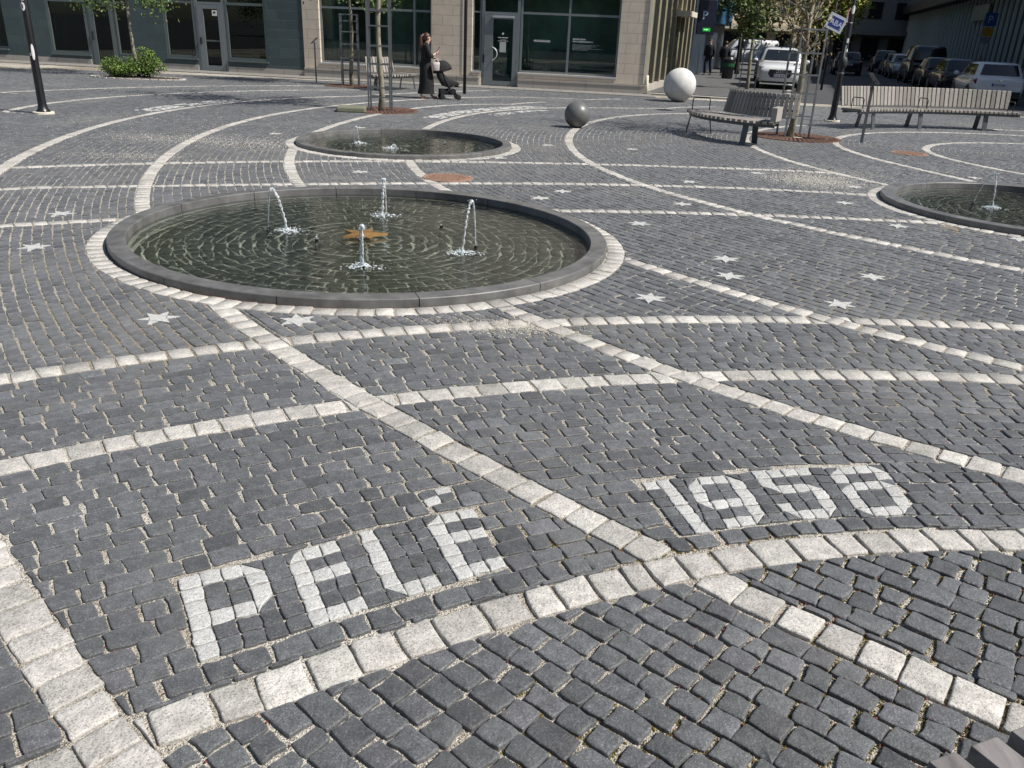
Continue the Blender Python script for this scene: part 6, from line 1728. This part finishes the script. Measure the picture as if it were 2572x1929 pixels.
for x, y in ((.42, -.2), (.42, .2), (.86, -.19), (.86, .19)):
    mb = MB(); mb.sm = True
    for o_ in (-.016, .016): mb.rings([[(x + r * math.cos(2 * math.pi * k / 20), y + o_ + d, .068 + r * math.sin(2 * math.pi * k / 20)) for k in range(20)] for r, d in ((.045, -.009), (.066, -.009), (.068, 0), (.066, .009), (.045, .009))])
    wo = mb.build('wheel', M_rubber, s_); mb = MB(); mb.rings([[(x + r * math.cos(2 * math.pi * k / 14), y + d, .068 + r * math.sin(2 * math.pi * k / 14)) for k in range(14)] for r, d in ((.046, -.02), (.046, .02))]); mb.build('hub', mat('hub_grey_%d' % len(MATS), (.12, .12, .12), .5), wo)
PROF = [(.27, .84), (.34, .90), (.44, .66), (.60, .53), (.84, .45), (.90, .40), (.84, .345), (.60, .30), (.44, .34), (.33, .52), (.27, .70)]
mb = MB(); mb.sm = True; mb.rings([[(.55 + (x - .55) * f, y, .52 + (z - .52) * f) for x, z in PROF] for y, f in ((-.20, .86), (-.19, .97), (-.1, 1.0), (.1, 1.0), (.19, .97), (.20, .86))]); mb.build('seat', M_cloth, s_)
mb = MB(); mb.sm = True; rs = []
for k in range(9):
    a = math.radians(-12 + k * 22); r = .275; row = []
    for q in range(11):
        u = q / 10 * math.pi; f = math.sin(u) ** .55 if 0 < q < 10 else 0.0; row.append((.45 - r * f * math.cos(a) * .95, -.215 * math.cos(u), .70 + r * f * math.sin(a) + (.008 if k % 2 else 0)))
    rs.append(row)
mb.rings(rs, cap=False, closed=False); o = mb.build('hood', M_cloth, s_, smooth=True); so_ = o.modifiers.new('thickness', 'SOLIDIFY'); so_.thickness = .012
mb = MB(); mb.sm = True; mb.rings([[(x, y, z) for x, y in ((.36, -.17), (.80, -.15), (.80, .15), (.36, .17))] for z in (.12, .20, .26)]); mb.build('basket', M_cloth, s_, bevel=.02)
mb = MB(); mb.box((.82, 0, .33), (.16, .34, .02)); mb.build('foot_rest', M_cloth, s_)
mb = MB(); mb.sm = True; mb.ball((.815, -.05, .40), .032, 10, 8, (1.4, 1, 1)); mb.build('white_toy', M_sticker, s_)
# bag on the push bar
b_ = thing('tote_bag', 'small white bag hanging from the push bar of the stroller', 'bag', (-2.66, 23.3, 0), math.radians(14))
mb = MB(); mb.sm = True; mb.rings([[(.235 + a * .085 * f, -.24 + b * .05 * f, z) for a, b in ((-1, -.7), (-.7, -1), (.7, -1), (1, -.7), (1, .7), (.7, 1), (-.7, 1), (-1, .7))] for f, z in ((.86, .72), (1.0, .74), (1.08, .86), (1.1, .93), (1.0, .935))]); mb.build('bag_body', mat('cream_canvas', (.55, .49, .46), .85, var=.12, scale=12), b_)
mb = MB(); mb.sm = True; mb.tube([(.17, -.24, .93), (.2, -.225, .99), (.26, -.2, 1.01), (.29, -.22, .98), (.30, -.24, .93)], .009, 6); mb.build('strap', mat('white_strap', (.65, .63, .6), .8), b_)

# two walkers in the shaded street
def walker(label, loc, rz, jc, tc, scale=1.0, sx=1):
    t = thing('person', label, 'person', loc, rz)
    t.scale = (scale,) * 3
    J = J_base(); J.update(elbowR=(-.05, -.24, 1.07), wristR=(.10, -.22, .88), handR=(.16, -.21, .80), elbowL=(-.04, .24, 1.07), wristL=(.06, .22, .86), handL=(.1, .21, .78),
        kneeR=(.16 * sx, -.09, .48), ankleR=(.16 * sx, -.09, .09), toeR=(.30 * sx if sx > 0 else .02, -.1, .03), kneeL=(-.02, .09, .47), ankleL=(-.18 * sx, .09, .10), toeL=(-.04, .1, .03))
    body(t, J, {'R': (0, .5, -.5), 'L': (0, -.5, -.5)})
    mb = MB(); mb.sm = True
    mb.rings([ell((0, 0, .82), .15, .2), ell((0, 0, .95), .15, .195), ell((0, 0, 1.1), .145, .19), ell((0, 0, 1.24), .155, .215), ell((0, 0, 1.33), .12, .21), ell((.01, 0, 1.40), .07, .085)])
    for s, y in (('R', -1), ('L', 1)): limb(mb, [(0, y * .15, 1.33), Vector(J['shoulder' + s]), Vector(J['elbow' + s]), Vector(J['wrist' + s])], [.065, .078, .062, .045])
    mb.build('jacket', jc, t)
    mb = MB(); mb.sm = True
    for s, y in (('R', -1), ('L', 1)): limb(mb, [(0, y * .07, .93), Vector(J['hip' + s]), Vector(J['knee' + s]), Vector(J['ankle' + s])], [.11, .105, .075, .058])
    mb.build('trousers', tc, t)
    mb = MB(); mb.sm = True; mb.ball((.01, 0, 1.55), .1, 14, 10, (1, .95, .95)); mb.build('hair', M_hair, t)
    mb = MB(); mb.sm = True
    for s in ('R', 'L'):
        m = (Vector(J['ankle' + s]) + Vector(J['toe' + s])) / 2; mb.ball((m.x, m.y, .04), .13, 12, 6, (1, .38, .34))
    mb.build('shoes', M_black, t)
    return t
walker('person in a dark jacket and dark trousers walking down the shaded street pavement', (9.62, 46.6, 0.06), UA + math.pi - .3, M_cloth, mat('dark_jeans', (.015, .025, .05), .85), 1.07)
walker('person in a dark jacket and blue jeans beside the other walker in the shaded street', (10.5, 46.9, 0.06), UA, mat('dark_coat', (.016, .016, .02), .85), mat('blue_jeans', (.02, .055, .12), .85), 1.04, -1)

# unseen brick building added behind the camera to darken reflections in glass and water
mb = MB(); mb.box((0, -42, 8), (90, 10, 16)); t_ = thing('reflection_building', 'plain unseen brick building added behind the viewer for reflections', 'building', (0, 0, 0)); mb.build('wall', mat('brown_brick', (.16, .10, .075), .85, var=.2, scale=3), t_)
mb = MB()
for r in range(4):
    for q in range(24): mb.box((-41 + q * 3.6, -36.98, 3 + r * 3.6), (1.5, .1, 1.9))
mb.build('windows', MATS['far_window'], t_)
mb = MB(); mb.box((0, -42, 16.2), (91, 11, .4)); mb.build('roof', M_asph, t_)
